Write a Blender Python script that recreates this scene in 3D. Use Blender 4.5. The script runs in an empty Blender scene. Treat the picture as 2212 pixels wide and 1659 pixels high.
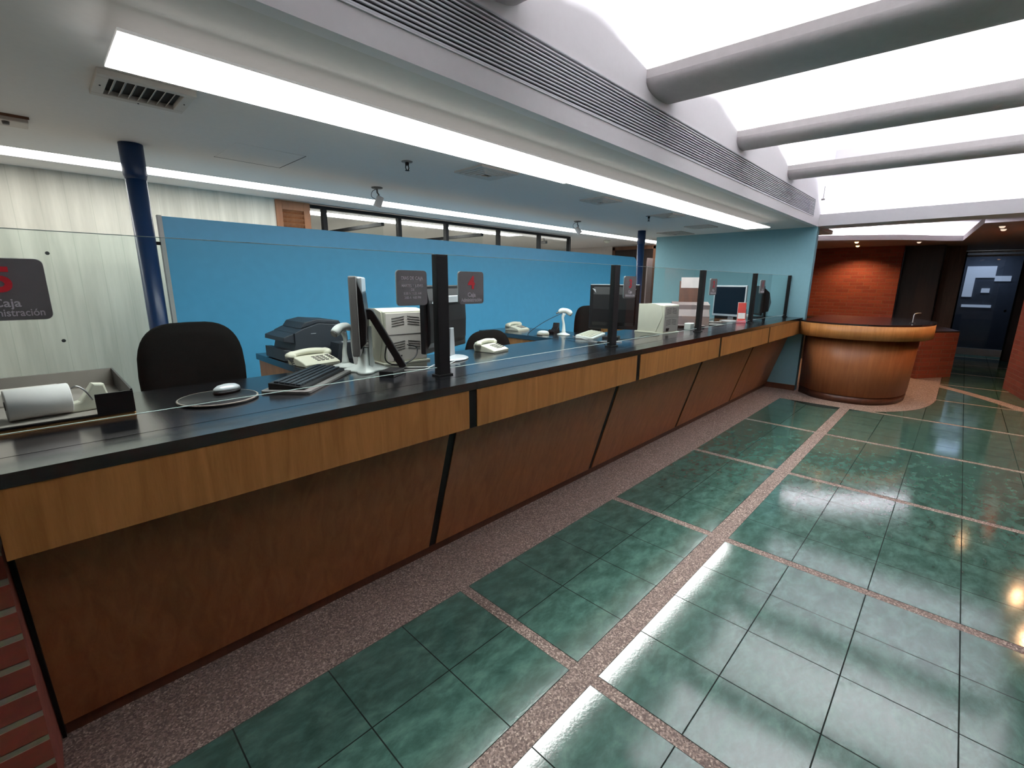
import bpy, bmesh, math, random
from mathutils import Vector, Matrix

random.seed(7)
C = bpy.context.scene.collection
SC = bpy.context.scene

# ------------------------------------------------------------------ camera, world, exposure
cam_d = bpy.data.cameras.new('camera')
cam_d.sensor_fit = 'HORIZONTAL'
cam_d.sensor_width = 36.0
cam_d.lens = 36.0 * 988.0 / 2212.0
cam_d.clip_start = 0.02
cam = bpy.data.objects.new('camera', cam_d)
C.objects.link(cam)
RW = Matrix(((0.69596466, 0.15050613, -0.70212613),
             (-0.71803963, 0.15571043, -0.67836079),
             (0.00723091, 0.97626952, 0.21643832)))
cam.matrix_world = Matrix.Translation((0, 0, 1.55)) @ RW.to_4x4()
SC.camera = cam

world = bpy.data.worlds.new('world')
SC.world = world
world.use_nodes = True
world.node_tree.nodes['Background'].inputs[0].default_value = (0.55, 0.6, 0.7, 1)
world.node_tree.nodes['Background'].inputs[1].default_value = 0.02

SC.view_settings.view_transform = 'Standard'
SC.view_settings.look = 'None'
SC.view_settings.gamma = 1.0
SC.view_settings.exposure = 0.22
SC.view_settings.use_curve_mapping = False
SC.cycles.use_denoising = True
SC.cycles.max_bounces = 8
SC.cycles.transparent_max_bounces = 12
SC.cycles.sample_clamp_indirect = 6.0
SC.cycles.caustics_reflective = False
SC.cycles.caustics_refractive = False

E_STRIP = 15.0      # counter light strip
E_BACK = 8.0       # strip along the concrete wall
E_OFFICE = 26.0
E_TROUGH = 130.0     # lights lying on the atrium beams
E_COVE = 45.0
E_WARM = 9.0

ZC = 2.34          # low ceiling
YF = 1.613         # front of the teller counter
ZT = 1.085         # counter top

# ------------------------------------------------------------------ materials
def nt(name):
    m = bpy.data.materials.new(name)
    m.use_nodes = True
    n = m.node_tree
    return m, n, n.nodes['Principled BSDF']

def plain(name, col, rough=0.5, metal=0.0, spec=0.5, bump=0.0, bscale=60.0, var=0.06):
    m, n, b = nt(name)
    b.inputs['Roughness'].default_value = rough
    b.inputs['Metallic'].default_value = metal
    b.inputs['Specular IOR Level'].default_value = spec
    tc = n.nodes.new('ShaderNodeTexCoord')
    no = n.nodes.new('ShaderNodeTexNoise')
    no.inputs['Scale'].default_value = bscale * 0.2
    no.inputs['Detail'].default_value = 4
    n.links.new(tc.outputs['Object'], no.inputs['Vector'])
    r = n.nodes.new('ShaderNodeValToRGB')
    r.color_ramp.elements[0].position = 0.3
    r.color_ramp.elements[1].position = 0.7
    r.color_ramp.elements[0].color = [c * (1 - var) for c in col] + [1]
    r.color_ramp.elements[1].color = [min(1, c * (1 + var)) for c in col] + [1]
    n.links.new(no.outputs['Fac'], r.inputs['Fac'])
    n.links.new(r.outputs['Color'], b.inputs['Base Color'])
    if bump > 0:
        n2 = n.nodes.new('ShaderNodeTexNoise')
        n2.inputs['Scale'].default_value = bscale
        n2.inputs['Detail'].default_value = 5
        n.links.new(tc.outputs['Object'], n2.inputs['Vector'])
        bp = n.nodes.new('ShaderNodeBump')
        bp.inputs['Strength'].default_value = bump
        bp.inputs['Distance'].default_value = 0.004
        n.links.new(n2.outputs['Fac'], bp.inputs['Height'])
        n.links.new(bp.outputs['Normal'], b.inputs['Normal'])
    return m

def emit(name, col, strength):
    m, n, b = nt(name)
    b.inputs['Base Color'].default_value = (0.8, 0.8, 0.8, 1)
    b.inputs['Emission Color'].default_value = (*col, 1)
    b.inputs['Emission Strength'].default_value = strength
    return m

def wood(name, c1, c2, rough=0.42, stretch=(9, 9, 0.7)):
    m, n, b = nt(name)
    b.inputs['Roughness'].default_value = rough
    b.inputs['Specular IOR Level'].default_value = 0.35
    tc = n.nodes.new('ShaderNodeTexCoord')
    mp = n.nodes.new('ShaderNodeMapping')
    mp.inputs['Scale'].default_value = stretch
    n.links.new(tc.outputs['Object'], mp.inputs['Vector'])
    a = n.nodes.new('ShaderNodeTexNoise')
    a.inputs['Scale'].default_value = 2.2
    a.inputs['Detail'].default_value = 8
    a.inputs['Distortion'].default_value = 1.2
    n.links.new(mp.outputs['Vector'], a.inputs['Vector'])
    mp2 = n.nodes.new('ShaderNodeMapping')
    mp2.inputs['Scale'].default_value = [s * 14 for s in stretch]
    n.links.new(tc.outputs['Object'], mp2.inputs['Vector'])
    a2 = n.nodes.new('ShaderNodeTexNoise')
    a2.inputs['Scale'].default_value = 2.0
    a2.inputs['Detail'].default_value = 3
    n.links.new(mp2.outputs['Vector'], a2.inputs['Vector'])
    mx = n.nodes.new('ShaderNodeMath'); mx.operation = 'MULTIPLY_ADD'
    mx.inputs[1].default_value = 0.3
    n.links.new(a2.outputs['Fac'], mx.inputs[0])
    n.links.new(a.outputs['Fac'], mx.inputs[2])
    r = n.nodes.new('ShaderNodeValToRGB')
    r.color_ramp.elements[0].position = 0.42
    r.color_ramp.elements[1].position = 0.9
    r.color_ramp.elements[0].color = (*c1, 1)
    r.color_ramp.elements[1].color = (*c2, 1)
    n.links.new(mx.outputs[0], r.inputs['Fac'])
    n.links.new(r.outputs['Color'], b.inputs['Base Color'])
    return m

def brick(name, axis, c1=(0.33, 0.075, 0.04), c2=(0.25, 0.05, 0.03), mort=(0.27, 0.115, 0.07), bw=0.23, rh=0.07, ms=0.006):
    m, n, b = nt(name)
    b.inputs['Roughness'].default_value = 0.75
    g = n.nodes.new('ShaderNodeNewGeometry')
    sp = n.nodes.new('ShaderNodeSeparateXYZ')
    cb = n.nodes.new('ShaderNodeCombineXYZ')
    n.links.new(g.outputs['Position'], sp.inputs[0])
    n.links.new(sp.outputs['X' if axis == 'x' else 'Y'], cb.inputs[0])
    n.links.new(sp.outputs['Z'], cb.inputs[1])
    t = n.nodes.new('ShaderNodeTexBrick')
    t.inputs['Scale'].default_value = 1.0
    t.inputs['Color1'].default_value = (*c1, 1)
    t.inputs['Color2'].default_value = (*c2, 1)
    t.inputs['Mortar'].default_value = (*mort, 1)
    t.inputs['Brick Width'].default_value = bw
    t.inputs['Row Height'].default_value = rh
    t.inputs['Mortar Size'].default_value = ms
    t.inputs['Mortar Smooth'].default_value = 0.3
    n.links.new(cb.outputs[0], t.inputs['Vector'])
    no = n.nodes.new('ShaderNodeTexNoise')
    no.inputs['Scale'].default_value = 35
    no.inputs['Detail'].default_value = 6
    n.links.new(g.outputs['Position'], no.inputs['Vector'])
    mx = n.nodes.new('ShaderNodeMix'); mx.data_type = 'RGBA'; mx.blend_type = 'MULTIPLY'
    mx.inputs[0].default_value = 0.5
    n.links.new(t.outputs['Color'], mx.inputs[6])
    n.links.new(no.outputs['Color'], mx.inputs[7])
    n.links.new(mx.outputs[2], b.inputs['Base Color'])
    bp = n.nodes.new('ShaderNodeBump')
    bp.inputs['Strength'].default_value = 0.6
    bp.inputs['Distance'].default_value = 0.006
    bp.invert = True
    n.links.new(t.outputs['Fac'], bp.inputs['Height'])
    n.links.new(bp.outputs['Normal'], b.inputs['Normal'])
    return m

def tile_mat():
    m, n, b = nt('green_marble_tile')
    g = n.nodes.new('ShaderNodeNewGeometry')
    mp = n.nodes.new('ShaderNodeMapping')
    mp.inputs['Rotation'].default_value = (0, 0, 0.9)
    mp.inputs['Scale'].default_value = (1.0, 1.9, 1.0)
    n.links.new(g.outputs['Position'], mp.inputs['Vector'])
    a = n.nodes.new('ShaderNodeTexNoise')
    a.inputs['Scale'].default_value = 8.0
    a.inputs['Detail'].default_value = 9
    a.inputs['Roughness'].default_value = 0.66
    a.inputs['Distortion'].default_value = 0.25
    n.links.new(mp.outputs['Vector'], a.inputs['Vector'])
    r = n.nodes.new('ShaderNodeValToRGB')
    e = r.color_ramp.elements
    e[0].position = 0.24; e[0].color = (0.028, 0.066, 0.054, 1)
    e[1].position = 0.72; e[1].color = (0.105, 0.215, 0.175, 1)
    k = e.new(0.46); k.color = (0.050, 0.120, 0.095, 1)
    n.links.new(a.outputs['Fac'], r.inputs['Fac'])
    n.links.new(r.outputs['Color'], b.inputs['Base Color'])
    b.inputs['Roughness'].default_value = 0.13
    b.inputs['Specular IOR Level'].default_value = 1.0
    a2 = n.nodes.new('ShaderNodeTexNoise')
    a2.inputs['Scale'].default_value = 5.0
    a2.inputs['Detail'].default_value = 2
    n.links.new(g.outputs['Position'], a2.inputs['Vector'])
    rr = n.nodes.new('ShaderNodeMapRange')
    rr.inputs[3].default_value = 0.07; rr.inputs[4].default_value = 0.13
    n.links.new(a2.outputs['Fac'], rr.inputs[0])
    n.links.new(rr.outputs[0], b.inputs['Roughness'])
    bp = n.nodes.new('ShaderNodeBump')
    bp.inputs['Strength'].default_value = 0.05
    bp.inputs['Distance'].default_value = 0.002
    a3 = n.nodes.new('ShaderNodeTexNoise')
    a3.inputs['Scale'].default_value = 90.0
    n.links.new(g.outputs['Position'], a3.inputs['Vector'])
    n.links.new(a3.outputs['Fac'], bp.inputs['Height'])
    n.links.new(bp.outputs['Normal'], b.inputs['Normal'])
    return m

def terrazzo_mat():
    m, n, b = nt('terrazzo')
    g = n.nodes.new('ShaderNodeNewGeometry')
    v = n.nodes.new('ShaderNodeTexVoronoi')
    v.inputs['Scale'].default_value = 170.0
    n.links.new(g.outputs['Position'], v.inputs['Vector'])
    r = n.nodes.new('ShaderNodeValToRGB')
    r.color_ramp.interpolation = 'CONSTANT'
    e = r.color_ramp.elements
    e[0].position = 0.0; e[0].color = (0.16, 0.115, 0.095, 1)
    e[1].position = 0.35; e[1].color = (0.26, 0.195, 0.165, 1)
    for p, c in ((0.6, (0.36, 0.275, 0.235, 1)), (0.75, (0.10, 0.07, 0.06, 1)), (0.86, (0.44, 0.34, 0.28, 1)), (0.95, (0.58, 0.48, 0.40, 1))):
        k = e.new(p); k.color = c
    sep = n.nodes.new('ShaderNodeSeparateColor')
    n.links.new(v.outputs['Color'], sep.inputs[0])
    n.links.new(sep.outputs[0], r.inputs['Fac'])
    n.links.new(r.outputs['Color'], b.inputs['Base Color'])
    b.inputs['Roughness'].default_value = 0.6
    b.inputs['Specular IOR Level'].default_value = 0.3
    return m

def concrete_mat():
    m, n, b = nt('board_marked_concrete')
    g = n.nodes.new('ShaderNodeNewGeometry')
    mp = n.nodes.new('ShaderNodeMapping')
    mp.inputs['Scale'].default_value = (6.0, 6.0, 0.5)
    n.links.new(g.outputs['Position'], mp.inputs['Vector'])
    a = n.nodes.new('ShaderNodeTexNoise')
    a.inputs['Scale'].default_value = 1.6; a.inputs['Detail'].default_value = 9
    a.inputs['Roughness'].default_value = 0.6
    n.links.new(mp.outputs['Vector'], a.inputs['Vector'])
    sp = n.nodes.new('ShaderNodeSeparateXYZ')
    n.links.new(g.outputs['Position'], sp.inputs[0])
    w = n.nodes.new('ShaderNodeMath'); w.operation = 'MULTIPLY'; w.inputs[1].default_value = 1 / 0.145
    n.links.new(sp.outputs['X'], w.inputs[0])
    fr = n.nodes.new('ShaderNodeMath'); fr.operation = 'FRACT'
    n.links.new(w.outputs[0], fr.inputs[0])
    lt = n.nodes.new('ShaderNodeMath'); lt.operation = 'LESS_THAN'; lt.inputs[1].default_value = 0.03
    n.links.new(fr.outputs[0], lt.inputs[0])
    r = n.nodes.new('ShaderNodeValToRGB')
    e = r.color_ramp.elements
    e[0].position = 0.3; e[0].color = (0.45, 0.44, 0.375, 1)
    e[1].position = 0.7; e[1].color = (0.67, 0.65, 0.565, 1)
    n.links.new(a.outputs['Fac'], r.inputs['Fac'])
    mx = n.nodes.new('ShaderNodeMix'); mx.data_type = 'RGBA'; mx.blend_type = 'MULTIPLY'
    n.links.new(r.outputs['Color'], mx.inputs[6])
    mx.inputs[7].default_value = (0.72, 0.76, 0.72, 1)
    mm = n.nodes.new('ShaderNodeMath'); mm.operation = 'MULTIPLY'
    n.links.new(lt.outputs[0], mm.inputs[0]); n.links.new(a.outputs['Fac'], mm.inputs[1])
    n.links.new(mm.outputs[0], mx.inputs[0])
    n.links.new(mx.outputs[2], b.inputs['Base Color'])
    b.inputs['Roughness'].default_value = 0.85
    bp = n.nodes.new('ShaderNodeBump'); bp.inputs['Strength'].default_value = 0.15; bp.inputs['Distance'].default_value = 0.01
    n.links.new(a.outputs['Fac'], bp.inputs['Height'])
    n.links.new(bp.outputs['Normal'], b.inputs['Normal'])
    return m

def glass_mat(name, tint=(0.93, 0.975, 0.965), refl=0.09, dark=1.0):
    m = bpy.data.materials.new(name); m.use_nodes = True
    n = m.node_tree; n.nodes.clear()
    o = n.nodes.new('ShaderNodeOutputMaterial')
    tr = n.nodes.new('ShaderNodeBsdfTransparent'); tr.inputs[0].default_value = (*[t * dark for t in tint], 1)
    gl = n.nodes.new('ShaderNodeBsdfGlossy'); gl.inputs['Roughness'].default_value = 0.01
    fr = n.nodes.new('ShaderNodeFresnel'); fr.inputs[0].default_value = 1.45
    mx = n.nodes.new('ShaderNodeMixShader')
    ge = n.nodes.new('ShaderNodeNewGeometry')
    iv = n.nodes.new('ShaderNodeMath'); iv.operation = 'SUBTRACT'; iv.inputs[0].default_value = 1.0
    n.links.new(ge.outputs['Backfacing'], iv.inputs[1])
    mu = n.nodes.new('ShaderNodeMath'); mu.operation = 'MULTIPLY'
    n.links.new(fr.outputs[0], mu.inputs[0]); n.links.new(iv.outputs[0], mu.inputs[1])
    n.links.new(mu.outputs[0], mx.inputs[0])
    n.links.new(tr.outputs[0], mx.inputs[1]); n.links.new(gl.outputs[0], mx.inputs[2])
    n.links.new(mx.outputs[0], o.inputs[0])
    return m

PI = math.pi
M = dict(
    tile=tile_mat(), terrazzo=terrazzo_mat(), concrete=concrete_mat(),
    grout=plain('tile_grout', (0.012, 0.018, 0.015), 0.95, spec=0.1),
    bouncefloor=plain('pale_bounce_floor', (0.55, 0.53, 0.49), 0.6, var=0.04),
    ceil=plain('ceiling_paint', (0.76, 0.74, 0.72), 0.9, bump=0.05, bscale=200, var=0.015),
    white=plain('white_paint', (0.88, 0.86, 0.88), 0.85, bump=0.04, bscale=150, var=0.01),
    beam=plain('beam_grey_paint', (0.60, 0.565, 0.56), 0.8, bump=0.15, bscale=120, var=0.03),
    teal=plain('teal_paint', (0.23, 0.45, 0.52), 0.75, bump=0.06, bscale=120, var=0.02),
    beige=plain('beige_paint', (0.55, 0.50, 0.46), 0.85, var=0.02),
    brown_ceil=plain('brown_ceiling_paint', (0.42, 0.33, 0.31), 0.85, var=0.03),
    blue=plain('blue_laminate', (0.080, 0.37, 0.63), 0.38, spec=0.4, bump=0.02, bscale=80, var=0.03),
    bluepaint=plain('dark_blue_paint', (0.006, 0.035, 0.12), 0.35, var=0.05),
    black=plain('black_paint', (0.004, 0.004, 0.0045), 0.6, spec=0.2, var=0.1),
    laminate=plain('black_laminate', (0.006, 0.0065, 0.008), 0.17, spec=1.0, bump=0.03, bscale=300, var=0.1),
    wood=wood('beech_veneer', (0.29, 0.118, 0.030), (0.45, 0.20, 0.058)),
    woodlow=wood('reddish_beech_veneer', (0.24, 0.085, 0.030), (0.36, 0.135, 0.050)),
    kick=wood('kickboard_wood', (0.055, 0.019, 0.010), (0.09, 0.032, 0.016)),
    doorwood=wood('brown_door_wood', (0.10, 0.045, 0.025), (0.17, 0.08, 0.045)),
    louver=wood('orange_varnished_wood', (0.19, 0.075, 0.032), (0.30, 0.13, 0.058)),
    darkwood=wood('dark_stained_wood', (0.016, 0.010, 0.009), (0.03, 0.018, 0.014)),
    chair=plain('black_chair_fabric', (0.0035, 0.0032, 0.003), 0.95, spec=0.15, bump=0.4, bscale=500, var=0.2),
    plastic_black=plain('black_plastic', (0.007, 0.0075, 0.009), 0.42, spec=0.3, var=0.08),
    plastic_navy=plain('charcoal_printer_plastic', (0.02, 0.028, 0.038), 0.5, var=0.08),
    plastic_grey=plain('grey_plastic', (0.16, 0.15, 0.145), 0.5, var=0.05),
    silver=plain('silver_plastic', (0.55, 0.58, 0.62), 0.35, metal=0.2, var=0.03),
    steel=plain('brushed_steel', (0.5, 0.5, 0.5), 0.3, metal=1.0),
    cream=plain('cream_plastic', (0.66, 0.65, 0.54), 0.5, var=0.03),
    creamdark=plain('aged_cream_plastic', (0.66, 0.61, 0.57), 0.5, var=0.04),
    whitep=plain('white_plastic', (0.72, 0.76, 0.74), 0.4, var=0.02),
    paper=plain('paper', (0.75, 0.73, 0.72), 0.9, var=0.03),
    signgrey=plain('sign_grey', (0.14, 0.135, 0.14), 0.4, var=0.04),
    signedge=plain('sign_edge', (0.42, 0.45, 0.45), 0.4),
    red=plain('red_lettering', (0.50, 0.012, 0.022), 0.5),
    letter=plain('white_lettering', (0.72, 0.70, 0.74), 0.5),
    screen=plain('dark_screen', (0.008, 0.009, 0.014), 0.12, var=0.1),
    darkslot=plain('dark_slot', (0.015, 0.015, 0.016), 0.8),
    ventw=plain('vent_white', (0.58, 0.54, 0.50), 0.6, var=0.04),
    aluminium=plain('aluminium_slat', (0.78, 0.79, 0.82), 0.5, metal=0.0, var=0.03),
    cable_black=plain('black_cable', (0.01, 0.012, 0.014), 0.5),
    cable_white=plain('white_cable', (0.6, 0.6, 0.6), 0.5),
    redprint=plain('red_print', (0.55, 0.05, 0.04), 0.5),
    pinkbase=plain('pink_acrylic', (0.65, 0.16, 0.2), 0.3),
    orangepaper=plain('orange_card', (0.5, 0.26, 0.09), 0.8, var=0.2),
    liner=plain('grey_card_liner', (0.30, 0.27, 0.24), 0.8),
    mauve=plain('mauve_grey_tint', (0.20, 0.155, 0.155), 0.5),  # inkjet grey tinted pink for the reflection on the glass; also door casing
    dullpaper=plain('dull_paper', (0.42, 0.38, 0.38), 0.8),  # inkjet paper darkened and tinted for the same glass reflection
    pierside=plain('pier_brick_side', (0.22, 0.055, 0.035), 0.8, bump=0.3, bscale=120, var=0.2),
    padrim=plain('pad_rim', (0.25, 0.22, 0.19), 0.6),
    brickpier=brick('pier_brick', 'x', mort=(0.42, 0.36, 0.26), bw=0.26, rh=0.085, ms=0.011), brickx=brick('red_brick_along_x', 'x'), bricky=brick('red_brick_along_y', 'y'),
    glass=glass_mat('counter_glass'),
    officeglass=glass_mat('office_glass', (0.95, 0.97, 0.96)),
    doorglass=glass_mat('tinted_door_glass', (0.45, 0.5, 0.58)),
    glassedge=plain('glass_edge', (0.55, 0.66, 0.64), 0.3),
    strip=emit('counter_strip_diffuser', (1.0, 0.99, 0.97), E_STRIP),
    back=emit('back_strip_diffuser', (1.0, 0.99, 0.95), E_BACK),
    office=emit('office_strip_diffuser', (1.0, 1.0, 0.96), E_OFFICE),
    trough=emit('trough_tube', (0.95, 0.97, 1.0), E_TROUGH),
    cove=emit('cove_tube', (0.90, 0.92, 1.0), E_COVE),
    cove2=emit('reception_cove_tube', (0.88, 0.90, 1.0), 90.0),
    glow=emit('housing_fill_glow', (1.0, 0.99, 0.97), 0.2),  # added faint glow that fills the panels' shadow on the ceiling
    warm=emit('warm_bulb', (1.0, 0.48, 0.16), E_WARM),
    dimbulb=emit('dim_bulb', (1.0, 0.8, 0.6), 0.8),
    lit=emit('door_reflection_glow', (0.85, 0.9, 0.92), 0.75),
)

M['laminate'].node_tree.nodes['Principled BSDF'].inputs['IOR'].default_value = 1.75

# ------------------------------------------------------------------ mesh helpers
def B():
    return bmesh.new()

def box(bm, x0, x1, y0, y1, z0, z1, bev=0.0, mi=0, rot=None):
    vs = [bm.verts.new((x, y, z)) for z in (z0, z1) for y in (y0, y1) for x in (x0, x1)]
    idx = ((0, 2, 3, 1), (4, 5, 7, 6), (0, 1, 5, 4), (2, 6, 7, 3), (0, 4, 6, 2), (1, 3, 7, 5))
    fs = [bm.faces.new([vs[i] for i in f]) for f in idx]
    for f in fs: f.material_index = mi
    if rot is not None:
        bmesh.ops.transform(bm, matrix=rot, verts=vs)
    if bev > 0:
        es = list({e for f in fs for e in f.edges})
        r = bmesh.ops.bevel(bm, geom=es, offset=bev, segments=2, affect='EDGES', profile=0.5)
        for f in r['faces']: f.material_index = mi
    return vs

def prism(bm, pts, a0, a1, axis='z', mi=0, bev=0.0, mi_side=None):
    """polygon pts (2D) extruded along axis. axis z: (x,y); y: (x,z); x: (y,z)"""
    def P(p, a):
        return {'z': (p[0], p[1], a), 'y': (p[0], a, p[1]), 'x': (a, p[0], p[1])}[axis]
    lo = [bm.verts.new(P(p, a0)) for p in pts]
    hi = [bm.verts.new(P(p, a1)) for p in pts]
    n = len(pts)
    caps = [bm.faces.new(lo), bm.faces.new(hi)]
    sides = [bm.faces.new((lo[i], lo[(i + 1) % n], hi[(i + 1) % n], hi[i])) for i in range(n)]
    for f in caps: f.material_index = mi
    for f in sides: f.material_index = mi if mi_side is None else mi_side
    bmesh.ops.recalc_face_normals(bm, faces=caps + sides)
    if bev > 0:
        es = list({e for f in caps for e in f.edges})
        bmesh.ops.bevel(bm, geom=es, offset=bev, segments=2, affect='EDGES', profile=0.5)
    return lo + hi

def rrect(w, h, r, seg=5, cx=0.0, cy=0.0):
    pts = []
    for sx, sy, a in ((1, 1, 0), (-1, 1, 90), (-1, -1, 180), (1, -1, 270)):
        for i in range(seg + 1):
            t = math.radians(a + 90 * i / seg)
            pts.append((cx + sx * (w / 2 - r) + r * math.cos(t), cy + sy * (h / 2 - r) + r * math.sin(t)))
    return pts

def tube(bm, pts, r, seg=8, mi=0, closed=False):
    pts = [Vector(p) for p in pts]
    rs = r if isinstance(r, (list, tuple)) else [r] * len(pts)
    rings = []
    n = len(pts)
    prev = None
    for i, p in enumerate(pts):
        t = (pts[min(i + 1, n - 1)] - pts[max(i - 1, 0)]).normalized()
        if prev is None:
            u = t.orthogonal().normalized()
        else:
            u = (prev - t * prev.dot(t))
            u = u.normalized() if u.length > 1e-6 else t.orthogonal().normalized()
        prev = u
        v = t.cross(u)
        rings.append([bm.verts.new(p + (u * math.cos(2 * math.pi * k / seg) + v * math.sin(2 * math.pi * k / seg)) * rs[i]) for k in range(seg)])
    for a, b in zip(rings, rings[1:]):
        for k in range(seg):
            f = bm.faces.new((a[k], a[(k + 1) % seg], b[(k + 1) % seg], b[k])); f.material_index = mi; f.smooth = True
    for ring, flip in ((rings[0], True), (rings[-1], False)):
        f = bm.faces.new(ring[::-1] if flip else ring); f.material_index = mi

def lathe(bm, prof, seg=24, mi=0, c=(0, 0, 0), sx=1.0, sy=1.0, caps=True):
    rings = []
    for r, z in prof:
        rings.append([bm.verts.new((c[0] + sx * r * math.cos(2 * math.pi * k / seg), c[1] + sy * r * math.sin(2 * math.pi * k / seg), c[2] + z)) for k in range(seg)])
    for a, b in zip(rings, rings[1:]):
        for k in range(seg):
            f = bm.faces.new((a[k], a[(k + 1) % seg], b[(k + 1) % seg], b[k])); f.material_index = mi; f.smooth = True
    for ring in ((rings[0], rings[-1]) if caps else ()):
        try:
            f = bm.faces.new(ring); f.material_index = mi
        except ValueError:
            pass

def spline(pts, n=6):
    pts = [Vector(p) for p in pts]
    out = []
    P = [2 * pts[0] - pts[1]] + pts + [2 * pts[-1] - pts[-2]]
    for i in range(1, len(P) - 2):
        for k in range(n):
            t = k / n
            a, b, c, d = P[i - 1], P[i], P[i + 1], P[i + 2]
            out.append(0.5 * ((2 * b) + (c - a) * t + (2 * a - 5 * b + 4 * c - d) * t * t + (3 * b - a - 3 * c + d) * t ** 3))
    out.append(pts[-1])
    return out

def obj(name, bm, mats, parent=None, smooth=False, loc=None):
    bmesh.ops.recalc_face_normals(bm, faces=bm.faces[:])
    me = bpy.data.meshes.new(name)
    bm.to_mesh(me); bm.free()
    for m in (mats if isinstance(mats, (list, tuple)) else [mats]):
        me.materials.append(m)
    if smooth:
        for p in me.polygons: p.use_smooth = True
    o = bpy.data.objects.new(name, me)
    C.objects.link(o)
    if parent is not None: o.parent = parent
    if loc is not None: o.location = loc
    return o

def tag(o, label, cat, group=None, kind=None):
    o['label'] = label; o['category'] = cat
    if group: o['group'] = group
    if kind: o['kind'] = kind
    return o

def thing(name, label, cat, loc=(0, 0, 0), rz=0.0, group=None):
    o = bpy.data.objects.new(name, None)
    o.empty_display_size = 0.1
    C.objects.link(o)
    o.location = loc; o.rotation_euler = (0, 0, rz)
    return tag(o, label, cat, group)

def struct(name, bm, mats, smooth=False, label=None):
    o = obj(name, bm, mats, smooth=smooth)
    o['kind'] = 'structure'
    if label: o['label'] = label
    return o

def dup(root, loc, rz, label, group=None):
    r = root.copy(); C.objects.link(r); r.location = loc; r.rotation_euler = (0, 0, rz)
    r['label'] = label
    if group: r['group'] = group
    for ch in list(root.children):
        c = ch.copy(); C.objects.link(c); c.parent = r
        for g in ch.children:
            d = g.copy(); C.objects.link(d); d.parent = c
    return r

def text_part(name, s, size, mat, parent, loc, rot, align='CENTER', ext=0.0006, sx=1.0, bold=0.0):
    cu = bpy.data.curves.new(name, 'FONT')
    cu.body = s; cu.size = size; cu.align_x = align; cu.align_y = 'CENTER'
    cu.extrude = ext; cu.resolution_u = 4; cu.offset = bold
    o = bpy.data.objects.new(name + '_curve', cu)
    C.objects.link(o)
    bpy.context.view_layer.update()
    me = bpy.data.meshes.new_from_object(o.evaluated_get(bpy.context.evaluated_depsgraph_get()))
    bpy.data.objects.remove(o)
    me.materials.clear(); me.materials.append(mat)
    t = bpy.data.objects.new(name, me)
    C.objects.link(t); t.parent = parent
    t.location = loc; t.rotation_euler = rot; t.scale = (sx, 1, 1)
    return t

PI = math.pi

# ================================================================== SETTING
# ---- floor: terrazzo field with inlaid green tiles
fb = B()
box(fb, -3.2, 15.6, -2.8, 9.2, -0.1, 0.0, mi=0)
ff = fb.faces.new([fb.verts.new(p) for p in ((-3.2, 2.12, 0.002), (7.74, 2.12, 0.002), (7.74, 8.9, 0.002), (-3.2, 8.9, 0.002))]); ff.material_index = 3  # unseen pale floor added to bounce light up to the ceiling
X0, PX, STRIP = 1.36, 1.442, 0.055
T = (PX - STRIP) / 4.0
ring = [(p.x, p.y) for p in spline([(7.25, 1.62, 0), (7.02, 1.45, 0), (6.9, 1.17, 0), (6.98, 0.84, 0), (7.2, 0.5, 0), (7.66, 0.2, 0), (8.27, 0.06, 0), (9.0, 0.04, 0)], 8)]
def in_ring(x, y):
    if x < 6.85 or x > 9.0: return x >= 9.0 and 0.04 < y
    if y > 1.62: return x > 7.2
    # boundary x at this y on the front, boundary y at this x on the side
    best = None
    for (a, b), (c, d) in zip(ring, ring[1:]):
        if (b - y) * (d - y) <= 0 and b != d:
            xx = a + (c - a) * (y - b) / (d - b)
            best = xx if best is None else min(best, xx)
    return best is not None and x > best
def arc_strip(x, y):
    # band between two arcs swinging in front of the far doorway
    r = math.hypot(x - 6.2, y - 3.9)
    return 5.17 < r < 5.36 and x > 8.5 and y < 0.5
def quad(x0, x1, y0, y1, z=0.0012):
    f = fb.faces.new([fb.verts.new(p) for p in ((x0, y0, z), (x1, y0, z), (x1, y1, z), (x0, y1, z))])
    f.material_index = 1
G = 0.0024
blocks = [(0.92, 1.62, 2)]
rows = []
for k in range(2):
    rows.append((0.92 + 0.35 * k, 0.92 + 0.35 * (k + 1)))
for k in range(9):
    rows.append((0.82 - 0.35 * (k + 1), 0.82 - 0.35 * k))
def tile_piece(x0, x1, y0, y1, depth=0):
    cs = [(x0, y0), (x1, y0), (x0, y1), (x1, y1), ((x0 + x1) / 2, (y0 + y1) / 2)]
    f = [in_ring(*c) or arc_strip(*c) for c in cs]
    if x0 > 6.5 and depth < 5 and any(f) or (x0 > 8.3 and depth < 3):
        if all(f) and depth >= 2: return
        xm, ym = (x0 + x1) / 2, (y0 + y1) / 2
        for a, b in ((x0, xm), (xm, x1)):
            for c, d in ((y0, ym), (ym, y1)):
                tile_piece(a, b, c, d, depth + 1)
        return
    if f[4]: return
    quad(x0, x1, y0, y1)
    if x0 > 7.0:
        g = fb.faces.new([fb.verts.new(p) for p in ((x0 - 2 * G, y0 - 2 * G, 0.0006), (x1 + 2 * G, y0 - 2 * G, 0.0006), (x1 + 2 * G, y1 + 2 * G, 0.0006), (x0 - 2 * G, y1 + 2 * G, 0.0006))])
        g.material_index = 2
for j in range(-4, 10):
    xs = X0 + PX * j
    for k in range(4):
        for (ya, yb) in rows:
            if xs > 7.0 and ya > 0.9: continue
            tile_piece(xs + T * k + G, xs + T * (k + 1) - G, ya + G, yb - G)
            pass
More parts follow.
